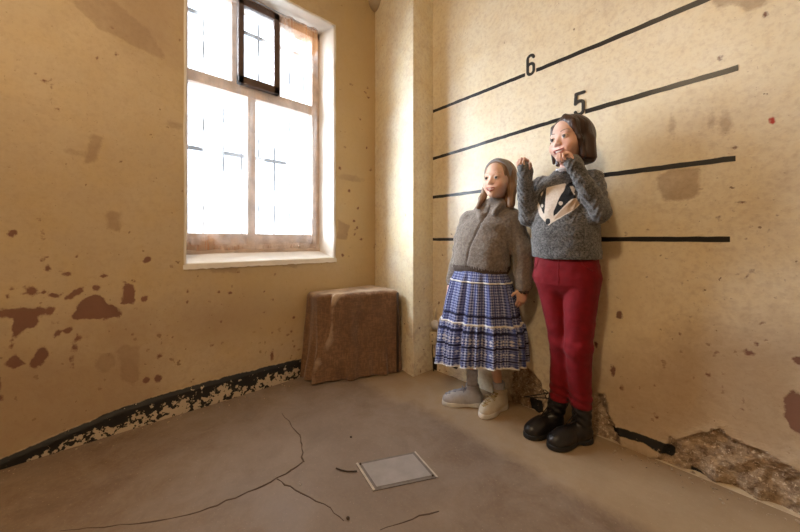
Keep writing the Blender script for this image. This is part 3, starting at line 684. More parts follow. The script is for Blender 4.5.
# dark board of the box showing at the right edge
M['board'] = simple('dark_board', (.05, .032, .022), .7, .3, 15)
bm = bmesh.new(); vs = add_box(bm, (-.006, -.006, .012), (.006, .006, .565), .001)
for v in vs: v.co += Vector((-.1175, -.238, 0))
bm_obj('board_edge', bm, M['board'], sack)
# ------------------------------------------------------------------ floor access cover
M['coverplate'] = simple('grey_cover_plate', (.40, .385, .40), .5, .12, 14, bmp=.2, bscale=50)
M['coverrim'] = simple('dull_rim', (.21, .19, .185), .6, .2, 30); M['brightrim'] = simple('bright_rim', (.62, .58, .53), .35, .15, 30, metal=.4)
A, B_, C_, D_ = [Vector((*on_floor(*p), 0)) for p in ((355.8, 464.2), (415.5, 452.2), (438, 477.5), (373, 491.4))]
cc = (A+B_+C_+D_)/4; hatch = empty('floor_access_cover', (cc.x, cc.y, 0)); tag(hatch, 'small grey metal access cover set in the concrete floor', 'floor cover')
def quadslab(name, q, z0, z1, m, par):
    bm = bmesh.new(); lo = [bm.verts.new((p.x-cc.x, p.y-cc.y, z0)) for p in q]; hi = [bm.verts.new((p.x-cc.x, p.y-cc.y, z1)) for p in q]
    bm.faces.new(lo[::-1]); bm.faces.new(hi)
    for k in range(4): bm.faces.new((lo[k], lo[(k+1) % 4], hi[(k+1) % 4], hi[k]))
    return bm_obj(name, bm, m, par)
quadslab('frame', (A, B_, C_, D_), -.01, .0020, M['coverrim'], hatch)
def inset(q, a): c0 = sum(q, Vector())/4; return [c0+(p-c0)*a for p in q]
quadslab('cover', inset((A, B_, C_, D_), .85), -.008, .0042, M['coverplate'], hatch)
def side(p, q, w, z): 
    d = (q-p).normalized(); nrm_ = Vector((-d.y, d.x, 0)); nrm_ = nrm_ if (cc-p).dot(nrm_) > 0 else -nrm_
    return quadslab('rim', (p, q, q+nrm_*w, p+nrm_*w), -.005, z, M['brightrim'], hatch)
side(A, D_, .009, .0038); side(B_, C_, .007, .0038)
for s in ((A, .12), (C_, .12)):
    p = s[0]+(cc-s[0])*s[1]; bm = bmesh.new(); bmesh.ops.create_cone(bm, cap_ends=True, segments=12, radius1=.004, radius2=.003, depth=.004, matrix=Matrix.Translation((p.x-cc.x, p.y-cc.y, .005))); bm_obj('screw', bm, M['board'], hatch)
w_ = [on_floor(*p) for p in ((336, 469), (341, 471), (347, 472.3), (353, 472.3), (357, 472))]
tag(tube_obj('wire', [(x, y, .0035) for x, y in w_], .0028, M['board']), 'short dark bit of wire on the floor left of the metal access cover', 'wire')
# pebbles / grit of the floor
gr = bmesh.new(); r = random.Random(8); M['grit'] = simple('plaster_crumbs', (.50, .40, .29), .9, .3, 60)
for k in range(150):
    if k < 110: x = r.uniform(1.05, 1.9); y = -abs(r.gauss(0, .05))-.008
    else: x = XL+abs(r.gauss(0, .05))+.012; y = r.uniform(-2.2, -.85)
    s = r.uniform(.0015, .006); mt = Matrix.Translation((x, y, s*.35)) @ Matrix.Rotation(r.random()*6, 4, 'Z') @ Matrix.Diagonal((s, s*r.uniform(.5, 1), s*.7, 1)); bmesh.ops.create_icosphere(gr, subdivisions=1, radius=1, matrix=mt)
tag(bm_obj('plaster_crumbs', gr, M['grit']), 'fine crumbs of fallen plaster along the foot of the walls', 'rubble', kind='stuff')
for k, (px, py, s) in enumerate(((351, 437.5, .006), (300, 485, .004), (348, 519, .007))):
    x, y = on_floor(px, py); bm = bmesh.new(); bmesh.ops.create_icosphere(bm, subdivisions=2, radius=1, matrix=Matrix.Translation((x, y, s*.4)) @ Matrix.Diagonal((s, s*.8, s*.6, 1)))
    tag(bm_obj('pebble', bm, M['board'] if k != 1 else M['brightrim'], None, True), ('tiny dark chip on the floor beyond the metal access cover', 'tiny pale chip on the floor beside the long crack', 'tiny dark chip on the floor nearest the camera')[k], 'chip')
# ------------------------------------------------------------------ small fitting low in the corner
M['ivory'] = simple('ivory_fitting', (.66, .56, .40), .45, .12, 30); M['whitefit'] = simple('white_fitting', (.82, .82, .84), .35, .08, 30)
fit = empty('wall_socket', (.006, 0, .245)); tag(fit, 'white round fitting over a cream outlet box in the corner, low behind the skirt', 'electrical outlet')
bm = bmesh.new(); bmesh.ops.create_cone(bm, cap_ends=True, segments=28, radius1=.036, radius2=.030, depth=.03, matrix=Matrix.Translation((.028, -.018, .085)) @ Matrix.Rotation(PI/2, 4, 'X'))
bmesh.ops.bevel(bm, geom=[e for e in bm.edges if e.calc_face_angle(0) > .6], offset=.005, segments=2, affect='EDGES'); bm_obj('round_cap', bm, M['whitefit'], fit, True)
bm = bmesh.new(); add_box(bm, (-.004, -.036, -.055), (.045, -.001, .035), .006); bm_obj('outlet_box', bm, M['ivory'], fit, True)
tube_obj('conduit', [(.028, -.012, .12), (.029, -.012, .16), (.030, -.010, .20)], .008, M['ivory'], fit)
tube_obj('cable', [(.02, -.03, -.05), (.018, -.034, -.10), (.022, -.028, -.18), (.02, -.02, -.30)], .004, M['board'], fit)
for z in (.015, -.03):
    bm = bmesh.new(); bmesh.ops.create_cone(bm, cap_ends=True, segments=12, radius1=.004, radius2=.004, depth=.006, matrix=Matrix.Translation((.02, -.037, z)) @ Matrix.Rotation(PI/2, 4, 'X')); bm_obj('screw', bm, M['board'], fit)
# ------------------------------------------------------------------ people: shared pieces
def rotz(a): a = math.radians(a); return np.array([[math.cos(a), -math.sin(a), 0], [math.sin(a), math.cos(a), 0], [0, 0, 1]])
def rotx(a): a = math.radians(a); return np.array([[1, 0, 0], [0, math.cos(a), -math.sin(a)], [0, math.sin(a), math.cos(a)]])
def roty(a): a = math.radians(a); return np.array([[math.cos(a), 0, math.sin(a)], [0, 1, 0], [-math.sin(a), 0, math.cos(a)]])
class Frame:                                     # a head or foot frame: X its left, -Y forward, Z up
    def __init__(s, o, R, k=1.0): s.o, s.R, s.k = np.array(o, float), R, k
    def p(s, v): return s.o+s.R@(np.array(v, float)*s.k)
    def loc(s, P): return ((np.asarray(P)-s.o)@s.R)/s.k
    def ell(s, c, r, R2=None): return ell(s.p(c), np.array(r)*s.k, s.R if R2 is None else s.R@R2)
    def cap(s, a, b, r1, r2=None, sq=None): return cap(s.p(a), s.p(b), r1*s.k, (r1 if r2 is None else r2)*s.k, None if sq is None else (s.R@np.array(sq[0], float), sq[1]))
LIPU = [(-.0305, -.0610, -.0430), (-.018, -.0785, -.0535), (-.004, -.0868, -.0570), (.004, -.0868, -.0570), (.018, -.0785, -.0535), (.0305, -.0610, -.0430)]
LIPL = [(-.0290, -.0620, -.0455), (-.016, -.0780, -.0625), (0, -.0840, -.0685), (.016, -.0780, -.0625), (.0290, -.0620, -.0455)]
EYX, EYY, EYR = .0290, -.0680, .0140
def add_head(v, H, neck):
    v.add(H.ell((0, .014, .034), (.071, .088, .072)), 0)
    v.add(H.ell((0, -.018, -.022), (.062, .062, .066)), .03)
    v.add(H.ell((0, -.036, -.060), (.040, .040, .036)), .03)
    v.add(H.ell((0, -.058, -.086), (.017, .015, .014)), .025)
    for s in (-1, 1):
        v.add(H.ell((s*.036, -.050, -.032), (.026, .024, .024)), .018)
        v.add(H.ell((s*.024, -.064, .021), (.022, .011, .008)), .014)
        v.sub(H.ell((s*EYX, -.090, .001), (.017, .015, .011)), .012)
        v.add(H.cap((s*.0725, .004, .004), (s*.070, .012, -.024), .010, .007, ((1, 0, 0), 1.9)), .006)
        v.sub(H.ell((s*.084, .006, -.002), (.006, .007, .010)), .004)
    v.add(H.cap((0, -.070, .000), (0, -.0855, -.024), .0062, .0076), .014)
    v.add(H.ell((0, -.0865, -.0262), (.0084, .0080, .0068)), .008)
    for s in (-1, 1):
        v.add(H.ell((s*.0105, -.083, -.030), (.0060, .0075, .0055)), .006)
        v.add(H.ell((s*EYX, EYY+.0015, .000), (.0160, .0150, .0130)), .005)
        v.add(H.cap((s*.031, -.064, -.045), (s*.034, -.058, -.055), .010, .008), .012)
    for L, r in ((LIPU, .0040), (LIPL, .0046)):
        for a, b_ in zip(L[:-1], L[1:]): v.add(H.cap(a, b_, r*(.7 if abs(a[0]) > .02 else 1), r*(.7 if abs(b_[0]) > .02 else 1)), .004)
    v.sub(H.ell((0, -.086, -.0600), (.0190, .020, .0046)), .0015); v.sub(H.cap((-.010, -.086, -.0590), (-.0265, -.071, -.0500), .0042, .0026), .0015); v.sub(H.cap((.010, -.086, -.0590), (.0265, -.071, -.0500), .0042, .0026), .0015)
    for s in (-1, 1): v.sub(H.ell((s*EYX, EYY-.016, -.0008), (.0138, .0090, .0046)), .0015)
    nb = np.array(neck, float); top = H.p((0, .018, -.050))
    v.add(cap(top, nb, (.039 if H.k > .98 else .037)*H.k, .042*H.k), .02)
def lipdist(H):
    def f(V):
        P = H.loc(V); d = np.full(len(P), 1.)
        for L, r in ((LIPU, .0052), (LIPL, .0056)):
            for a, b_ in zip(L[:-1], L[1:]):
                a = np.array(a); e = np.array(b_)-a; q = P-a; h = np.clip((q@e)/(e@e), 0, 1); w = q-h[:, None]*e; d = np.minimum(d, np.sqrt((w*w).sum(1))-r)
        return d
    return f
def cheekdist(H):
    def f(V):
        P = H.loc(V); return np.minimum(np.linalg.norm(P-np.array((.036, -.068, -.032)), axis=1), np.linalg.norm(P-np.array((-.036, -.068, -.034)), axis=1))
    return f
def skin_mat(name, base):
    m, nt, b = mat(name); c = mixc(nt, mrange(nt, noise(nt, 30, 4), .35, .7), base, tuple(x*y for x, y in zip(base, (.93, .86, .83))))
    c = mixc(nt, mth(nt, 'MULTIPLY', mrange(nt, attr(nt, 'cheek'), .032, .008), .45), c, (base[0]*.95, base[1]*.58, base[2]*.52))
    c = mixc(nt, mrange(nt, attr(nt, 'lip'), .0012, -.0008), c, (.50, .16, .14)); nt.links.new(c, b.inputs['Base Color'])
    b.inputs['Roughness'].default_value = .48; b.inputs['Subsurface Weight'].default_value = .12; b.inputs['Subsurface Radius'].default_value = (.6, .25, .15); b.inputs['Subsurface Scale'].default_value = .01
    bump(nt, b, noise(nt, 300, 2), .06, .001); return m
def face_bits(v, H, par, o, hairmat, irismat, brow=.0018):
    o = np.array(o)
    for s in (-1, 1):
        bm = bmesh.new(); bmesh.ops.create_uvsphere(bm, u_segments=24, v_segments=16, radius=(EYR-.0006)*H.k)
        e = bm_obj('eye', bm, irismat, par, True); e.location = Vector(H.p((s*EYX, EYY, -.0005))-o); e.rotation_euler = Matrix(H.R.tolist()).to_euler()
        def lp(pts, r, nm):
            out = []
            for q in pts:
                # slide along the view of the face to the skin surface
                ys = np.linspace(-.13, -.03, 120); P = np.array([H.p((q[0], y, q[1])) for y in ys]); d = v.at(P); i = int(np.argmax(d < 0)); y = ys[i] if d[i] < 0 else -.08
                out.append(Vector(H.p((q[0], y+.0003, q[1]))-o))
            n = len(out); tube_obj(nm, out, [r*H.k*(.5+.5*math.sin(PI*(i+.6)/(n+.2))) for i in range(n)], hairmat, par, 6)
        lp([(s*(EYX-.0145+.029*t), .0047*math.sin(PI*t)+.0004) for t in np.linspace(0, 1, 9)], .0015, 'eyelash')
        lp([(s*(.013+.034*t), .0195+.007*math.sin(PI*min(1, t*.75+.1))) for t in np.linspace(0, 1, 9)], brow, 'eyebrow')
    bm = bmesh.new(); bmesh.ops.create_uvsphere(bm, u_segments=20, v_segments=12, radius=1); R3 = Matrix(H.R.tolist())
    for q in bm.verts: q.co = Vector(H.p((q.co.x*.0250, -.0660+q.co.y*.0150, -.0585+q.co.z*.0075+.0065*q.co.x*q.co.x))-o)
    bm_obj('teeth', bm, M['teeth'], par, True)
def add_hand(v, w, F, Nn, side, k=1.0, curls=((20, 25, 20),)*4, spread=.0, thumb=(35, 25)):
    """palm and five unequal fingers; F along the fingers, Nn the way the palm faces, side +1 a right hand"""
    w = np.array(w, float); F = np.array(F, float); F /= np.linalg.norm(F); Nn = np.array(Nn, float); Nn -= F*(Nn@F); Nn /= np.linalg.norm(Nn); S = np.cross(F, Nn)*side
    P = lambda f, s, n_: w+(F*f+S*s+Nn*n_)*k
    R = np.stack([S, F, Nn], 1)
    v.add(cap(P(-.014, 0, 0), P(.008, 0, 0), .0185*k, .019*k, (Nn, 1.25)), .01)
    v.add(ell(P(.040, 0, 0), (.032*k, .043*k, .0135*k), R), .012)
    v.add(ell(P(.026, .019, .007), (.014*k, .024*k, .012*k), R), .008)
    for i, (s0, L, r) in enumerate(((.0225, (.032, .020, .016), .0074), (.0075, (.036, .022, .017), .0076), (-.0075, (.033, .021, .016), .0072), (-.0215, (.026, .016, .014), .0063))):
        p = P((.068, .072, .069, .062)[i], s0, .0); q0 = P(.045, s0*.8, 0); v.add(cap(q0, p, r*k, r*k), .004); a = 0
        d0 = F+S*s0*(4+spread*10)
        for l, cu in zip(L, curls[i]):
            a += math.radians(cu); d = d0*math.cos(a)+Nn*math.sin(a); d /= np.linalg.norm(d); q = p+d*l*k; v.add(cap(p, q, r*k, r*.90*k), .0018); p = q; r *= .92
    p = P(.020, .026, .006); d = S*.75+F*.62+Nn*.25; d /= np.linalg.norm(d); q = p+d*.026*k; v.add(cap(P(.012, .016, .004), p, .0105*k, .0098*k), .006); v.add(cap(p, q, .0095*k, .0086*k), .004)
    a, b_ = thumb; d = S*math.cos(math.radians(a+40))+F*math.sin(math.radians(a+40))*.8+Nn*math.sin(math.radians(b_)); d /= np.linalg.norm(d); v.add(cap(q, q+d*.024*k, .0084*k, .0070*k), .003)
def hair_mat(name, a, b2):
    m, nt, b = mat(name); st = noise(nt, 55, 4, .6, None, (1, 1, .10)); nt.links.new(mixc(nt, mrange(nt, st, .35, .68), a, b2), b.inputs['Base Color'])
    b.inputs['Roughness'].default_value = .42; b.inputs['Specular IOR Level'].default_value = .45; bump(nt, b, noise(nt, 140, 3, .6, None, (1, 1, .08)), .6, .003); return m
def strands(H, amp=.0022, f=95):
    def fn(P):
        q = H.loc(P); ang = np.arctan2(q[..., 0], q[..., 1]+.02); r = np.stack([ang*.085, q[..., 2]*.10, ang*0], -1); return amp*vnoise(r, f, 4)+amp*.8*vnoise(r, f*2.3, 9)
    return fn
M['teeth'] = simple('teeth', (.85, .80, .70), .25, .03, 40, bmp=0)
m, nt, b = mat('brown_eyes'); tc = N(nt, 'ShaderNodeTexCoord').outputs['Object']; sp = N(nt, 'ShaderNodeSeparateXYZ'); nt.links.new(tc, sp.inputs[0])
rr_ = mth(nt, 'SQRT', mth(nt, 'ADD', mth(nt, 'MULTIPLY', sp.outputs[0], sp.outputs[0]), mth(nt, 'MULTIPLY', sp.outputs[2], sp.outputs[2])))
fr = mrange(nt, sp.outputs[1], -.001, .001, 1, 0); c = mixc(nt, mth(nt, 'MULTIPLY', mrange(nt, rr_, .0078, .0072), fr), (.74, .70, .66), (.045, .028, .02)); c = mixc(nt, mth(nt, 'MULTIPLY', mrange(nt, rr_, .0030, .0026), fr), c, (.005, .005, .005))
nt.links.new(c, b.inputs['Base Color']); b.inputs['Roughness'].default_value = .35; b.inputs['Specular IOR Level'].default_value = .2; M['eyes'] = m
M['skin_small'] = skin_mat('fair_skin', (.72, .47, .35)); M['skin_tall'] = skin_mat('light_skin', (.72, .46, .36))
M['hair_small'] = hair_mat('light_brown_hair', (.14, .072, .035), (.33, .19, .095)); M['hair_tall'] = hair_mat('dark_brown_hair', (.028, .013, .008), (.085, .040, .024))
def knit(name, motif=False):
    m, nt, b = mat(name); tc = N(nt, 'ShaderNodeTexCoord').outputs['Object']
    f = noise(nt, 120, 4, .8, tc); g = noise(nt, 35, 4, .6, tc); c = mixc(nt, mrange(nt, f, .36, .66), (.022, .022, .026), (.25, .245, .24)); c = mixc(nt, mth(nt, 'MULTIPLY', mrange(nt, g, .4, .7), .35), c, (.085, .083, .085))
    if motif:
        wob = mth(nt, 'MULTIPLY', mth(nt, 'SUBTRACT', noise(nt, 160, 2, .5, tc), .5), .004)
        def mk(a): return mrange(nt, mth(nt, 'ADD', attr(nt, a), wob), .0008, -.0008)
        c = mixc(nt, mk('pale'), c, mixc(nt, mrange(nt, f, .3, .7), (.62, .52, .43), (.80, .70, .60))); c = mixc(nt, mk('dark'), c, (.012, .012, .014)); c = mixc(nt, mk('spot'), c, (.70, .62, .53)); c = mixc(nt, mk('tan'), c, (.50, .36, .25))
    nt.links.new(c, b.inputs['Base Color']); b.inputs['Roughness'].default_value = .92; b.inputs['Specular IOR Level'].default_value = .2; b.inputs['Sheen Weight'].default_value = .35
    wv = N(nt, 'ShaderNodeTexWave'); wv.wave_type = 'BANDS'; wv.bands_direction = 'Z'; wv.inputs['Scale'].default_value = 60; wv.inputs['Distortion'].default_value = 4; nt.links.new(tc, wv.inputs[0])
    bump(nt, b, mth(nt, 'ADD', mth(nt, 'MULTIPLY', wv.outputs['Fac'], .10), f), .8, .004); return m
M['sweater'] = knit('charcoal_fleck_knit', True)
M['fleece'] = simple('taupe_fleece', (.205, .168, .138), .95, .35, 90, bmp=.9, bscale=190, sheen=.5, spec=.12, bdist=.006)
M['ribband'] = simple('dark_taupe_rib', (.085, .06, .046), .9, .2, 60, bmp=.5)
M['zip'] = simple('zip_tape', (.07, .05, .04), .5, .2, 200)
M['red'] = simple('red_corduroy', (.19, .0035, .009), .75, .15, 30, bmp=.4, bscale=60, sheen=.06, spec=.25)
M['leather'] = simple('black_leather', (.014, .012, .012), .34, .3, 25, bmp=.3, bscale=60)
M['rubber'] = simple('black_rubber', (.012, .012, .012), .6, .2, 25)
M['lace'] = simple('black_lace', (.02, .018, .018), .7, .2, 60)
M['sneaker'] = simple('cream_suede', (.62, .56, .46), .8, .12, 30, bmp=.3); M['sneaker2'] = simple('grey_canvas', (.42, .41, .43), .8, .12, 30, bmp=.3)
M['sole'] = simple('white_sole', (.66, .64, .60), .6, .1, 20); M['laceW'] = simple('white_lace', (.50, .40, .22), .8, .2, 60); M['laceG'] = simple('grey_lace', (.25, .26, .33), .8, .2, 60)
M['sock'] = simple('pale_sock', (.50, .52, .60), .9, .12, 60, bmp=.4); M['band'] = simple('grey_headband', (.24, .235, .24), .7, .2, 60, bmp=.4, stretch=(.4, 1, 1))
M['whiteshirt'] = simple('white_collar', (.68, .66, .66), .8, .06, 40)
def shoe(par, o, heel, toe, kind, shaft=None, lacem=None, topz=.10, name='boot', side=1):
    """upper, sole and laces; returns the upper"""
    heel = np.array(heel+(0,), float); toe = np.array(toe+(0,), float); L = np.linalg.norm(toe-heel); f = (toe-heel)/L
    R = np.stack([np.array((-f[1], f[0], 0)), -f, np.array((0, 0, 1))], 1); Fm = Frame(heel, R); o = np.array(o); P = Fm.p
    v = Vol(); hi = kind == 'boot'; wd = .036 if hi else .034
    sz = .022
    v.add(Fm.cap((0, -.034, .040), (0, -.070, .040), .031, .034), 0)
    v.add(Fm.ell((0, -(L-.062), .030), (wd+.003, .062, .034)), .03); v.add(Fm.ell((0, -(L-.10), .045), (wd-.002, .07, .040)), .03)
    v.add(Fm.ell((0, -(L-.034), .030), (wd-.006, .032, .024)), .02)
    sh = np.array(shaft, float)
    v.add(cap(P((0, -.045, .055)), sh, .037 if hi else .034, .044 if hi else .037), .03)
    v.inter(half((0, 0, -1), -.012), .004)
    if hi: v.disp(lambda q: .0016*np.sin(q[..., 2]*170+4*q[..., 0]*20)*np.clip((q[..., 2]-.06)/.03, 0, 1), rng=.02)
    top = sh[2]; v.inter(half((0, 0, 1), top), .004); v.sub(cap(P((0, -.045, .09)), sh+np.array((0, 0, .03)), .020, .036 if hi else .031), .002)
    lo = np.minimum(heel, toe)-.07; hi_ = np.maximum(heel, toe)+.07; lo[2] = -.002; hi_[2] = top+.02
    body = vol_obj(name, v, lo, hi_, .0032, M['leather'] if hi else (M['sneaker'] if kind == 'cream' else M['sneaker2']), par, origin=o)
    s = Vol(); g = .003
    s.add(Fm.ell((0, -(L-.058), .010), (wd+.008, .066, .05)), 0); s.add(Fm.ell((0, -.040, .010), (wd+.003, .046, .05)), .02); s.add(Fm.cap((0, -.04, .01), (0, -(L-.05), .01), wd-.004), .02)
    s.inter(half((0, 0, 1), sz if hi else .026), .003); s.inter(half((0, 0, -1), -.0005), .001)
    if hi: s.sub(ell(P((0, -.095, -.003)), (.06, .022, .012), R), .004)
    vol_obj('sole', s, lo, hi_, .0032, M['rubber'] if hi else M['sole'], body, origin=o)
    # laces zigzag up the instep
    pts = []; n = 6 if hi else 5
    def surf(x, y, z0):
        zs = np.linspace(top+.02, .02, 140); Q = np.array([P((x, y, z)) for z in zs]); d = v.at(Q); i = int(np.argmax(d < 0)); return Q[i]+np.array((0, 0, .0012))
    def fsurf(x, z):
        ys = np.linspace(-L, 0, 160); Q = np.array([P((x, y, z)) for y in ys]); d = v.at(Q); i = int(np.argmax(d < 0)); return Q[i]-Fm.R[:, 1]*.0012
    rows = []
    z0, z1 = .058, top-.018
    for i in range(n):
        z = z0+(z1-z0)*i/(n-1); rows.append((fsurf(-.014, z), fsurf(0, z)-Fm.R[:, 1]*.001, fsurf(.014, z)))
    for i in range(n):
        a = rows[i]; tube_obj('lace', [Vector(q-o) for q in (a[0], a[1], (rows[i+1] if i < n-1 else a)[2])], .0022 if hi else .0032, lacem, body, 6)
        if i < n-1: tube_obj('lace', [Vector(q-o) for q in (a[2], a[1], rows[i+1][0])], .0022, lacem, body, 6)
    # bow
    c0 = rows[-1 if hi else -2][1]; X, Y, Z = Fm.R[:, 0], Fm.R[:, 1], Fm.R[:, 2]
    for s_ in (-1, 1):
        k = 1.0
        lp = [c0-Y*.004, c0+X*s_*.016*k+Z*.008-Y*.008, c0+X*s_*.030*k+Z*.002-Y*.008, c0+X*s_*.026*k-Z*.008-Y*.008, c0+X*s_*.010-Z*.004-Y*.006, c0-Y*.004]
        tube_obj('lace', [Vector(q-o) for q in lp], .002, lacem, body, 6)
        tube_obj('lace', [Vector(q-o) for q in (c0-Y*.004, c0+X*s_*.012-Z*.012-Y*.008, c0+X*s_*.016-Z*.030-Y*.010)], .0018, lacem, body, 6)
    return body
def folds(amp, seed, sc=(9, 9, 16)):
    def fn(P): return amp*fbm(P*np.array(sc), 1.0, 3, seed)
    return fn
# ------------------------------------------------------------------ the taller girl
TO = (.955, -.14, 0); T = empty('person', TO)
tag(T, 'taller dark-haired girl in grey badger jumper and red trousers, fists raised to her face', 'person')
HT_ = Frame((.998, -.214, 1.371), rotz(-17)@roty(-3), 1.0)
shR, elR, wrR = (.848, -.150, 1.195), (.803, -.205, 1.050), (.829, -.292, 1.238)
shL, elL, wrL = (1.062, -.150, 1.190), (1.108, -.205, 1.052), (1.048, -.288, 1.226)
v = Vol(); add_head(v, HT_, (.968, -.160, 1.225))
v.add(loft([(.74, .955, -.145, .10, .075), (.95, .955, -.15, .095, .075), (1.12, .955, -.155, .11, .075), (1.20, .957, -.15, .09, .06), (1.235, .962, -.155, .05, .045)]), .03)
for s, e, w_ in ((shR, elR, wrR), (shL, elL, wrL)): v.add(cap(s, e, .034, .027), .02); v.add(cap(e, w_, .027, .019), .01)
add_hand(v, wrR, (.02, -.16, .98), (-.15, -.98, -.15), 1, .86, ((70, 85, 50), (75, 85, 50), (78, 85, 50), (80, 85, 45)), thumb=(20, 70))
add_hand(v, (1.044, -.300, 1.236), (-.42, -.10, .90), (-.75, -.60, -.35), -1, .86, ((45, 75, 45), (62, 80, 45), (70, 80, 45), (72, 80, 45)), thumb=(50, 40))
hpR, hpL, knR, knL, anR, anL = (.897, -.145, .77), (1.020, -.145, .77), (.938, -.135, .445), (1.013, -.165, .450), (.912, -.100, .085), (1.016, -.095, .085)
for h_, k_, a_ in ((hpR, knR, anR), (hpL, knL, anL)): v.add(cap(h_, k_, .066, .040), .03); v.add(cap(k_, a_, .038, .020), .01); v.add(cap(a_, (a_[0]-.02, a_[1]-.05, .034), .018, .013), .006)
body = vol_obj('body', v, (.76, -.40, .01), (1.16, -.04, 1.50), .006, M['skin_tall'], T, ((.79, 1.10, .0021), (-.385, -.10, .0021), (1.225, 1.475, .0021)), dict(lip=lipdist(HT_), cheek=cheekdist(HT_)), origin=TO)
face_bits(v, HT_, T, TO, M['hair_tall'], M['eyes'], .0021)
# jumper
v = Vol()
v.add(loft([(.848, .955, -.152, .148, .098), (.868, .955, -.153, .150, .103), (.95, .955, -.157, .143, .106), (1.05, .955, -.160, .132, .104), (1.13, .955, -.158, .124, .096), (1.19, .956, -.153, .112, .078), (1.225, .960, -.152, .080, .062), (1.252, .965, -.155, .056, .052)], 2.3), 0)
for s, e, w_ in ((shR, elR, wrR), (shL, elL, wrL)):
    s, e, w_ = map(np.array, (s, e, w_)); v.add(cap(s, e, .050, .044), .03); v.add(cap(e, w_, .044, .031), .012)
    d = (w_-e)/np.linalg.norm(w_-e); v.add(cap(w_, w_+d*.026, .0325, .0300), .004); v.add(cap(w_+d*.01, (1.036, -.300, 1.252) if s[0] > 1 else w_+d*.03, .031, .029), .004)
v.disp(lambda P: .0055*fbm(P*np.array((8, 8, 17)), 1, 3, 21)+.0012*vnoise(P, 110, 5), rng=.03)
for e, w_ in ((elR, wrR), (elL, wrL)):                # the rucked sleeves
    e = np.array(e); w_ = np.array(w_); d = (w_-e)/np.linalg.norm(w_-e)
    v.disp(lambda P, e=e, d=d: .0019*np.sin(((P-e)@d)*150+5*np.sin(P[..., 0]*70)), np.minimum(e, w_)-.03, np.maximum(e, w_)+.03, .02)
v.sub(cap((.968, -.160, 1.24), (.972, -.172, 1.32), .046), .004)
Z3 = lambda x, y: on_right(510+x/5.91, 180+y/5.91, -.252)
pale = [Z3(*p) for p in ((206, 42), (262, 28), (322, 16), (318, 60), (400, 85), (416, 110), (408, 140), (375, 178), (300, 226), (262, 250), (235, 270), (205, 240), (176, 212), (158, 180), (150, 150), (158, 120), (200, 100))]
dark = [[Z3(*p) for p in ((147, 118), (150, 92), (163, 66), (182, 50), (203, 44), (208, 90), (208, 150), (206, 205), (196, 190), (182, 165), (164, 140))],
        [Z3(*p) for p in ((318, 62), (326, 26), (345, 8), (378, 4), (405, 20), (417, 50), (412, 88), (392, 104), (366, 112), (342, 134), (318, 158), (290, 190), (262, 216), (262, 186), (282, 140), (298, 100))],
        [Z3(230+15*math.cos(a), 246+19*math.sin(a)) for a in np.linspace(0, 2*PI, 14)[:-1]]]
spot = [[Z3(303+12*math.cos(a), 138+12*math.sin(a)) for a in np.linspace(0, 2*PI, 12)[:-1]], [Z3(188+9*math.cos(a), 152+11*math.sin(a)) for a in np.linspace(0, 2*PI, 12)[:-1]], [Z3(*p) for p in ((345, 34), (362, 32), (384, 52), (388, 82), (378, 90), (362, 66))], [Z3(*p) for p in ((170, 78), (184, 62), (186, 76), (172, 100))]]
tan_ = [Z3(*p) for p in ((372, 118), (404, 98), (412, 116), (402, 140), (372, 174), (300, 220), (262, 236), (300, 186), (336, 150))]
def mf(polys):
    def f(V):
        P = V[:, [0, 2]]; d = np.full(len(P), 1.)
        for p in polys: d = np.minimum(d, poly_sd(P, p))
        # only the chest carries the motif, not the sleeves or the back
        ok = (V[:, 1] < -.17) & (V[:, 1] > -.285) & (V[:, 2] < 1.185)
        for e, w_ in ((elR, wrR), (elL, wrL)):
            a = np.array(e); q = V-a; bb = np.array(w_)-a; h = np.clip((q@bb)/(bb@bb), 0, 1); ok &= np.linalg.norm(q-h[:, None]*bb, axis=1) > .050
        return np.where(ok, d, .05)
    return f
jump = vol_obj('jumper', v, (.74, -.37, .83), (1.18, -.03, 1.29), .0042, M['sweater'], T, attrs=dict(pale=mf([pale]), dark=mf(dark), spot=mf(spot), tan=mf([tan_])), origin=TO)
jump['label'] = 'charcoal flecked knitted jumper with a black and white badger face'
c = Vol(); c.add(cap((.968, -.160, 1.238), (.971, -.170, 1.262), .053, .0515), 0); c.sub(cap((.968, -.160, 1.20), (.972, -.172, 1.32), .0455), .002); c.inter(half((0, -.35, 1), 1.258+.35*.165), .003); c.disp(lambda P: .001*np.sin(np.arctan2(P[..., 0]-.968, P[..., 1]+.165)*60), rng=.02)
vol_obj('collar', c, (.90, -.24, 1.19), (1.05, -.09, 1.30), .003, M['sweater'], jump, attrs={k: (lambda V: np.full(len(V), .05)) for k in ('pale', 'dark', 'spot', 'tan')}, origin=TO)
c = Vol(); c.add(cap((.968, -.163, 1.24), (.972, -.174, 1.272), .0490, .0475), 0); c.sub(cap((.968, -.160, 1.20), (.972, -.174, 1.33), .0445), .002); c.inter(half((0, -.35, 1), 1.272+.35*.165), .002)
vol_obj('shirt_collar', c, (.90, -.24, 1.19), (1.05, -.09, 1.31), .0028, M['whiteshirt'], T, origin=TO)
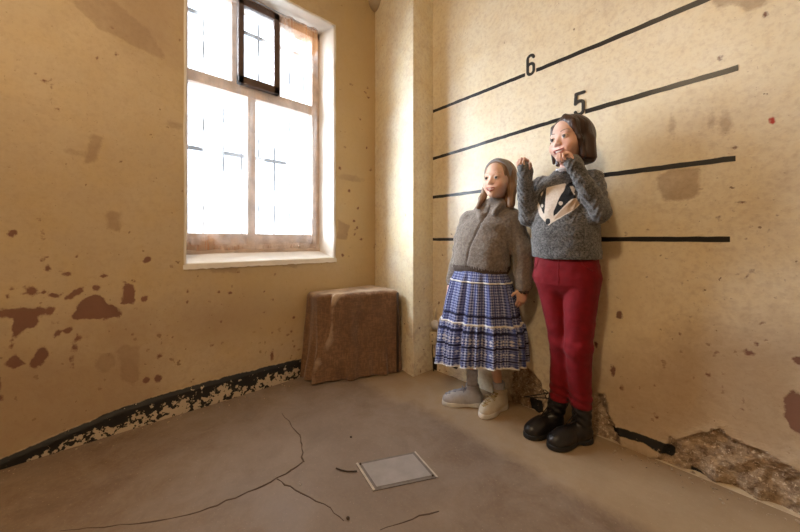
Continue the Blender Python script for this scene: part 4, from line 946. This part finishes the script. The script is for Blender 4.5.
# trousers
v = Vol()
v.add(loft([(.655, .957, -.140, .020, .030), (.672, .957, -.141, .060, .056), (.70, .957, -.143, .105, .076), (.73, .957, -.145, .130, .088), (.76, .957, -.145, .140, .092), (.82, .956, -.148, .138, .092), (.868, .955, -.150, .128, .086)], 2.4), 0)
v.add(cap((.893, -.145, .765), (.934, -.138, .455), .077, .052), .02); v.add(cap((.934, -.138, .455), (.918, -.118, .165), .051, .044), .02)
w2 = Vol(); w2.add(cap((1.022, -.148, .765), (1.013, -.165, .455), .079, .055), 0); w2.add(cap((1.013, -.165, .455), (1.010, -.120, .178), .054, .046), .02)
for o_, pr, k in w2.ops: v.ops.append((o_, pr, .006 if k == 0 else k))
v.inter(half((0, 0, -1), -.170), .003)
v.disp(lambda P: .0035*fbm(P*np.array((13, 13, 13)), 1, 3, 31), rng=.03)
v.disp(lambda P: .0020*np.sin(P[..., 2]*95+40*P[..., 0])*np.exp(-((P[..., 2]-.44)/.05)**2)+.0028*np.sin(P[..., 2]*150+45*P[..., 0])*np.exp(-((P[..., 2]-.21)/.045)**2), rng=.03)
v.sub(cap((.935, -.26, .71), (.985, -.25, .50), .003), .010)
tr = vol_obj('trousers', v, (.79, -.28, .15), (1.13, -.03, .89), .0040, M['red'], T, origin=TO); tr['label'] = 'dark red corduroy trousers'
for pts in (((.860, .842), (.850, .81), (.832, .795)), ((1.045, .842), (1.062, .812), (1.082, .80))):
    q = [Vector((x-TO[0], v.front(x, z)-.0006-TO[1], z)) for x, z in [(pts[0][0]+(pts[2][0]-pts[0][0])*t*t, pts[0][1]+(pts[2][1]-pts[0][1])*t) for t in np.linspace(0, 1, 8)] if v.front(x, z) is not None]
    if len(q) > 2: tube_obj('pocket_seam', q, .0022, M['red'], tr, 6)
q = [(x, z) for x, z in [(.957+.001*math.sin(i), .845-.11*i/10) for i in range(11)] if v.front(x, z) is not None]
tube_obj('fly_seam', [Vector((x-TO[0], v.front(x, z)-.0004-TO[1], z)) for x, z in q], .0018, M['red'], tr, 6)
shoe(T, TO, (.903, -.062), (.824, -.266), 'boot', (.918, -.116, .205), M['lace'])
shoe(T, TO, (1.026, -.050), (.930, -.262), 'boot', (1.010, -.112, .212), M['lace'])
# hair
H = HT_; v = Vol()
v.add(H.ell((0, .018, .035), (.0765, .0955, .0800)), 0)
v.add(H.cap((.0, .050, .0), (.002, .050, -.080), .072, .070, ((0, 1, 0), 1.4)), .03)
for s in (-1, 1): v.add(H.cap((s*.060, .010, .04), (s*.070, .016, -.085), .028, .020, ((1, 0, 0), 1.3)), .02)
v.add(H.cap((.070, .020, -.02), (.074, .022, -.102), .026, .022), .02)
v.add(H.cap((-.050, -.040, .066), (-.0655, -.034, -.02), .012, .008), .012); v.add(H.cap((-.0655, -.034, -.02), (-.062, -.030, -.092), .008, .006), .01)
v.sub(H.ell((.000, -.100, -.026), (.061, .090, .104)), .008); v.sub(H.ell((-.010, -.093, .034), (.043, .058, .044)), .03)
v.add(H.cap((.010, -.040, .098), (.052, -.048, .058), .009, .010), .02); v.add(H.cap((.052, -.050, .060), (.069, -.034, -.02), .010, .010), .012); v.add(H.cap((.069, -.034, -.02), (.072, -.02, -.09), .010, .012), .012)
v.inter(half((0, 0, -1), -1.270), .012)
v.sub(cap(H.p((0, .0, -.05)), (.968, -.16, 1.19), .040), .004); v.disp(strands(H, .0011, 130), rng=.02)
hair = vol_obj('hair', v, (.88, -.33, 1.21), (1.13, -.06, 1.52), .003, M['hair_tall'], T, origin=TO); hair['label'] = 'straight dark brown shoulder-length hair'
# ------------------------------------------------------------------ the smaller girl
SO = (.545, -.17, 0); S = empty('person', SO)
tag(S, 'smaller fair-haired girl in taupe fleece jacket and blue patterned skirt, arms hanging down', 'person')
HS = Frame((.643, -.203, 1.251), rotz(1)@roty(3), .965)
shR, elR, wrR = (.424, -.165, 1.045), (.377, -.160, .885), (.322, -.178, .690)
shL, elL, wrL = (.690, -.150, 1.045), (.737, -.128, .885), (.752, -.150, .700)
v = Vol(); add_head(v, HS, (.590, -.165, 1.105))
v.add(loft([(.70, .51, -.17, .095, .07), (.85, .52, -.165, .09, .07), (1.0, .545, -.16, .105, .07), (1.07, .56, -.16, .09, .055), (1.11, .585, -.165, .045, .042)]), .03)
for s, e, w_ in ((shR, elR, wrR), (shL, elL, wrL)): v.add(cap(s, e, .032, .026), .02); v.add(cap(e, w_, .026, .018), .01)
add_hand(v, (.310, -.186, .664), (-.12, -.10, -.98), (.97, .1, -.1), 1, .82, ((18, 22, 18), (22, 26, 20), (26, 28, 20), (30, 28, 20)), thumb=(30, 15))
add_hand(v, (.752, -.156, .682), (-.05, -.14, -.98), (-.75, .60, -.1), -1, .86, ((22, 30, 24), (28, 34, 24), (34, 34, 24), (38, 34, 20)), thumb=(35, 30))
for h_, k_, a_, t_ in (((.475, -.17, .66), (.470, -.19, .36), (.478, -.205, .075), (.42, -.26, .04)), ((.560, -.165, .66), (.580, -.165, .36), (.600, -.118, .075), (.597, -.20, .04))):
    v.add(cap(h_, k_, .060, .040), .03); v.add(cap(k_, a_, .036, .0185), .01); v.add(cap(a_, ((a_[0]+t_[0])/2, (a_[1]+t_[1])/2, .034), .0175, .013), .006)
vol_obj('body', v, (.24, -.33, .01), (.80, -.04, 1.38), .006, M['skin_small'], S, ((.265, .79, .0023), (-.305, -.09, .0023), (.535, .68, .0023), (1.135, 1.365, .0021)) if False else (((.27, .34, .0023), (.55, .79, .0022)), ((-.315, -.09, .0022),), ((.535, .685, .0023), (1.135, 1.365, .0021))), dict(lip=lipdist(HS), cheek=cheekdist(HS)), origin=SO) if True else None
face_bits(v, HS, S, SO, M['hair_small'], M['eyes'], .0013)
# fleece jacket
v = Vol()
v.add(loft([(.768, .512, -.174, .160, .100), (.80, .512, -.174, .172, .108), (.87, .518, -.172, .168, .110), (.95, .530, -.168, .160, .106), (1.02, .545, -.164, .150, .094), (1.07, .562, -.160, .118, .074), (1.105, .578, -.162, .075, .062)], 2.3), 0)
for s, e, w_ in ((shR, elR, wrR), (shL, elL, wrL)): v.add(cap(s, e, .052, .053), .035); v.add(cap(e, w_, .053, .040), .015)
v.add(cap((.588, -.165, 1.095), (.604, -.172, 1.128), .062, .058), .02); v.add(cap((.575, -.16, 1.085), (.440, -.165, 1.050), .045, .042), .03); v.add(cap((.600, -.16, 1.085), (.675, -.155, 1.055), .045, .044), .03); v.sub(cap((.590, -.166, 1.10), (.612, -.185, 1.20), .049), .004)
v.add(cap((.53, -.205, 1.105), (.56, -.238, 1.060), .022, .014), .02); v.add(cap((.655, -.20, 1.115), (.640, -.235, 1.075), .022, .014), .02)
v.disp(lambda P: .0050*fbm(P*np.array((9, 9, 16)), 1, 3, 41)+.0016*fbm(P, 90, 2, 6), rng=.035)
zp = [(.609, 1.118), (.600, 1.085), (.575, 1.03), (.545, .965), (.520, .905), (.505, .850), (.496, .80), (.492, .775)]
zs_p = np.array([q[1] for q in zp[::-1]]); zx_p = np.array([q[0] for q in zp[::-1]])
v.disp(lambda P: .005*np.exp(-((P[..., 0]-np.interp(P[..., 2], zs_p, zx_p))/.006)**2)*(P[..., 1] < -.19)*(P[..., 2] < 1.12), rng=.03)
jack = vol_obj('jacket', v, (.24, -.33, .66), (.83, -.03, 1.16), .0042, M['fleece'], S, origin=SO); jack['label'] = 'fluffy taupe zip-up fleece jacket'
out = []
for z in np.linspace(.775, 1.112, 24):
    x = float(np.interp(z, zs_p, zx_p)); y = v.front(x, z)
    if y is not None: out.append(Vector((x-SO[0], y+.001-SO[1], z)))
tube_obj('zip', out, .0035, M['zip'], jack, 6)
c = Vol(); c.add(loft([(.752, .512, -.174, .156, .098), (.775, .512, -.174, .166, .106), (.792, .512, -.174, .170, .107)], 2.3), 0); c.disp(lambda P: .0015*np.sin(np.arctan2((P[..., 0]-.512)/.16, (P[..., 1]+.174)/.1)*70), rng=.02)
vol_obj('hem_band', c, (.32, -.30, .74), (.70, -.05, .80), .004, M['ribband'], jack, origin=SO)
for e, w_ in ((elR, wrR), (elL, wrL)):
    e, w_ = np.array(e), np.array(w_); d = (w_-e)/np.linalg.norm(w_-e); c = Vol(); c.add(cap(w_-d*.004, w_+d*.026, .037, .029), 0); c.sub(cap(w_+d*.02, w_+d*.08, .022), .002); c.disp(lambda P: .0012*np.sin(np.arctan2(P[..., 0]-w_[0], P[..., 1]-w_[1])*40), rng=.02)
    vol_obj('cuff', c, w_-.07, w_+.07, .0034, M['ribband'], jack, origin=SO)
# skirt
m, nt, b = mat('blue_folk_print'); uv = N(nt, 'ShaderNodeUVMap').outputs[0]; su = N(nt, 'ShaderNodeSeparateXYZ'); nt.links.new(uv, su.inputs[0]); U_, V2 = su.outputs[0], su.outputs[1]
def frac(x): return mth(nt, 'FRACT', x)
def band(a, b2): return mth(nt, 'MULTIPLY', mth(nt, 'GREATER_THAN', V2, a), mth(nt, 'LESS_THAN', V2, b2))
tri = lambda s, ph=0.: mth(nt, 'ABSOLUTE', mth(nt, 'SUBTRACT', frac(mth(nt, 'ADD', mth(nt, 'MULTIPLY', U_, s), ph)), .5))      # 0..0.5
def vtri(s): return mth(nt, 'ABSOLUTE', mth(nt, 'SUBTRACT', frac(mth(nt, 'MULTIPLY', V2, s)), .5))
lozenge = mth(nt, 'ADD', tri(92), mth(nt, 'MULTIPLY', vtri(38), 1.0)); dots = mrange(nt, lozenge, .36, .30); ring = mth(nt, 'MULTIPLY', mrange(nt, lozenge, .62, .66), 1.)
vs_ = noise(nt, 140, 3, .6, uv)
c = mixc(nt, mrange(nt, vs_, .4, .62), (.085, .11, .27), (.26, .28, .43)); c = mixc(nt, mth(nt, 'MULTIPLY', dots, .65), c, (.50, .52, .66)); c = mixc(nt, ring, c, (.035, .04, .11))
strp = mrange(nt, mth(nt, 'ADD', tri(34), mth(nt, 'MULTIPLY', mth(nt, 'SUBTRACT', noise(nt, 20, 3, .6, uv), .5), .3)), .30, .40); c = mixc(nt, mth(nt, 'MULTIPLY', strp, .65), c, (.045, .06, .20))
for a, b2 in ((.20, .222), (.345, .37), (.50, .52), (.07, .085)): c = mixc(nt, band(a, b2), c, (.018, .02, .05))
lz2 = mrange(nt, mth(nt, 'ADD', tri(74), mth(nt, 'MULTIPLY', vtri(30), .9)), .34, .40)
for a, b2 in ((.235, .30), (.39, .44)): c = mixc(nt, mth(nt, 'MULTIPLY', band(a, b2), mth(nt, 'SUBTRACT', 1, lz2)), c, (.52, .50, .54))
for a, b2 in ((.0, .04), (.12, .17)): c = mixc(nt, mth(nt, 'MULTIPLY', band(a, b2), mth(nt, 'SUBTRACT', 1, lz2)), c, (.46, .46, .54))
nt.links.new(c, b.inputs['Base Color']); b.inputs['Roughness'].default_value = .85; b.inputs['Specular IOR Level'].default_value = .2; bump(nt, b, noise(nt, 300, 2), .2, .001); M['skirt'] = m
M['piping'] = simple('cream_piping', (.70, .66, .60), .8, .06, 40)
rows = [(.80, .140, .088, 0), (.765, .152, .098, 0), (.70, .178, .114, .012), (.60, .204, .132, .017), (.50, .222, .148, .019), (.487, .225, .150, .019), (.475, .235, .158, .022), (.42, .244, .168, .024), (.34, .250, .176, .026), (.245, .254, .182, .028)]
ra = np.array(rows)[::-1]; nU = 360; nV = 64; zz = np.linspace(.245, .80, nV)
def skirt_pt(th, z):
    rx_, ry_, am = [float(np.interp(z, ra[:, 0], ra[:, k])) for k in (1, 2, 3)]
    low_ = 1 if z < .48 else 0; wv_ = am*(.6*math.sin(13*th+.6*math.sin(3*th))+.4*math.sin(22*th+2*z+1.3)+.25*low_*math.sin(37*th+.7))
    cx = .512+(.8-z)*.01; cy = -.175-(.8-z)*.055; x = cx+(rx_+wv_)*math.cos(th); y = cy+(ry_+wv_*.8)*math.sin(th)
    y = min(y, -.012); zo = z
    t = (.80-z)/.555; zo = z+t*t*((x-.512)*.20+(.028 if True else 0)*max(0, -math.sin(th)))
    return x, y, zo
V = []; UVs = []
for j, z in enumerate(zz):
    for i in range(nU+1):
        th = 2*PI*i/nU; V.append(np.array(skirt_pt(th, z))-np.array(SO)); UVs.append((i/nU*1.0, (z-.245)/.555))
Fq = [(j*(nU+1)+i, j*(nU+1)+i+1, (j+1)*(nU+1)+i+1, (j+1)*(nU+1)+i) for j in range(nV-1) for i in range(nU)]
sk = mesh_np('skirt', V, Fq, M['skirt'], S, True, None, UVs); md = sk.modifiers.new('s', 'SOLIDIFY'); md.thickness = .0025; sk['label'] = 'tiered blue and white patterned cotton skirt with cream piping'
for z in (.705, .482):
    bm = bmesh.new(); tube(bm, [Vector(np.array(skirt_pt(2*PI*i/180, z))-np.array(SO)) + Vector((math.cos(2*PI*i/180)*.0025, math.sin(2*PI*i/180)*.0025, 0)) for i in range(181)], .0045, 6, False); bm_obj('piping', bm, M['piping'], sk, True)
bm = bmesh.new(); tube(bm, [Vector(np.array(skirt_pt(2*PI*i/240, .247))-np.array(SO)) for i in range(241)], .003, 6, False); bm_obj('piping', bm, M['piping'], sk, True)
# socks and trainers
for a_, t_ in (((.478, -.205, .07), (.474, -.197, .205)), ((.600, -.118, .07), (.597, -.124, .150))):
    c = Vol(); c.add(cap(a_, t_, .0285, .0325), 0); c.inter(half((0, 0, 1), t_[2]), .003); c.disp(lambda P: .0012*np.sin(P[..., 2]*220), rng=.02)
    vol_obj('sock', c, np.array(a_)-(.05, .05, .04), np.array(t_)+(.05, .05, .04), .003, M['sock'], S, origin=SO)
s1 = shoe(S, SO, (.520, -.163), (.362, -.318), 'grey', (.478, -.203, .118), M['laceG'], name='trainer'); s1['label'] = 'grey and white trainer turned sideways'
s2 = shoe(S, SO, (.604, -.068), (.590, -.280), 'cream', (.600, -.118, .112), M['laceW'], name='trainer'); s2['label'] = 'cream trainer with yellowish laces pointing forward'
# hair and headband
H = HS; v = Vol()
v.add(H.ell((0, .018, .034), (.0785, .097, .081)), 0)
v.add(H.cap((0, .052, .0), (0, .055, -.135), .076, .066, ((0, 1, 0), 1.5)), .03)
v.add(H.cap((-.064, .000, .03), (-.073, .000, -.05), .020, .020), .02); v.add(H.cap((-.073, .000, -.05), (-.086, -.018, -.100), .021, .020), .02); v.add(H.cap((-.086, -.018, -.100), (-.100, -.034, -.150), .020, .013), .01)
v.add(H.cap((.066, .010, .03), (.074, .014, -.055), .021, .024), .02); v.add(H.cap((.074, .014, -.055), (.078, .006, -.135), .024, .020), .02)
v.sub(H.ell((.002, -.104, -.020), (.0610, .094, .105)), .006); v.sub(H.ell((.0, -.094, .038), (.052, .062, .046)), .03)
v.sub(cap(H.p((0, .0, -.05)), (.59, -.165, 1.06), .042), .004); v.disp(strands(H, .0012, 120), rng=.02)
hr = vol_obj('hair', v, (.48, -.31, 1.09), (.76, -.05, 1.40), .003, M['hair_small'], S, origin=SO); hr['label'] = 'long light brown hair falling over the shoulders'
c = Vol(); c.add(H.ell((0, .018, .034), (.0835, .1025, .0875)), 0); a = math.radians(22); nd = H.R@np.array((0, math.cos(a), math.sin(a))); c0 = H.p((0, -.008, .03))
c.inter(half(nd, nd@c0+.016*H.k), .003); c.inter(half(-nd, -(nd@c0)+.016*H.k), .003); c.inter(half(-H.R[:, 2], -(H.R[:, 2]@H.p((0, 0, -.012)))), .003); c.sub(H.ell((0, .018, .034), (.074, .093, .078)), .001)
vol_obj('headband', c, (.54, -.31, 1.20), (.74, -.08, 1.38), .0024, M['band'], S, origin=SO)
# ------------------------------------------------------------------ light
w = bpy.data.worlds.new('World'); bpy.context.scene.world = w; w.use_nodes = True; bg = w.node_tree.nodes['Background']; bg.inputs[0].default_value = (.80, .90, 1.0, 1); bg.inputs[1].default_value = 5.0
pl = bpy.data.lights.new('window_portal', 'AREA'); pl.shape = 'RECTANGLE'; pl.size = 1.7; pl.size_y = .93; pl.cycles.is_portal = True
po = bpy.data.objects.new('window_portal', pl); C.objects.link(po); po.location = (XL-.32, (WY0+WY1)/2, 1.66); po.rotation_euler = (0, -PI/2, 0)
sl = bpy.data.lights.new('overcast_daylight', 'SUN'); sl.energy = 33.0; sl.angle = math.radians(60); sl.color = (.86, .93, 1.0)
so = bpy.data.objects.new('overcast_daylight', sl); C.objects.link(so); so.location = (XL-2, -2.5, 3); so.rotation_euler = Vector((1, .8, -.38)).to_track_quat('-Z', 'Y').to_euler()
LX, LY = 1.25, -2.35
def ceiling_lamp(x, y, energy, label, size=.13):
    M.setdefault('lampmetal', simple('lamp_enamel', (.7, .68, .62), .4, .05, 20))
    if 'bulb' not in M:
        m, nt, b = mat('warm_bulb'); b.inputs['Base Color'].default_value = (1, .9, .7, 1); b.inputs['Emission Color'].default_value = (1, .70, .38, 1); b.inputs['Emission Strength'].default_value = 6; M['bulb'] = m
    lamp = empty('ceiling_lamp', (x, y, CEIL)); tag(lamp, label, 'ceiling lamp')
    bm = bmesh.new(); bmesh.ops.create_cone(bm, cap_ends=True, segments=28, radius1=.05, radius2=.06, depth=.03, matrix=Matrix.Translation((0, 0, -.015))); bm_obj('lamp_base', bm, M['lampmetal'], lamp, True)
    tube_obj('lamp_cord', [(0, 0, -.03), (0, 0, -.10)], .004, M['board'], lamp)
    bm = bmesh.new(); bmesh.ops.create_uvsphere(bm, u_segments=20, v_segments=12, radius=.04, matrix=Matrix.Translation((0, 0, -.13))); bm_obj('lamp_bulb', bm, M['bulb'], lamp, True)
    ld = bpy.data.lights.new('lamp_light', 'POINT'); ld.energy = energy; ld.color = (1, .77, .50); ld.shadow_soft_size = size
    lo = bpy.data.objects.new('lamp_light', ld); C.objects.link(lo); lo.location = (x, y, CEIL-.32)
ceiling_lamp(LX, LY, 62, 'bare warm bulb hanging from the ceiling above the camera')
sc = bpy.context.scene
sc.view_settings.view_transform = 'Standard'; sc.view_settings.look = 'None'; sc.view_settings.gamma = 1; sc.view_settings.use_curve_mapping = False; sc.view_settings.exposure = 0.0
sc.cycles.max_bounces = 8; sc.cycles.diffuse_bounces = 5; sc.cycles.transparent_max_bounces = 12; sc.cycles.use_denoising = True
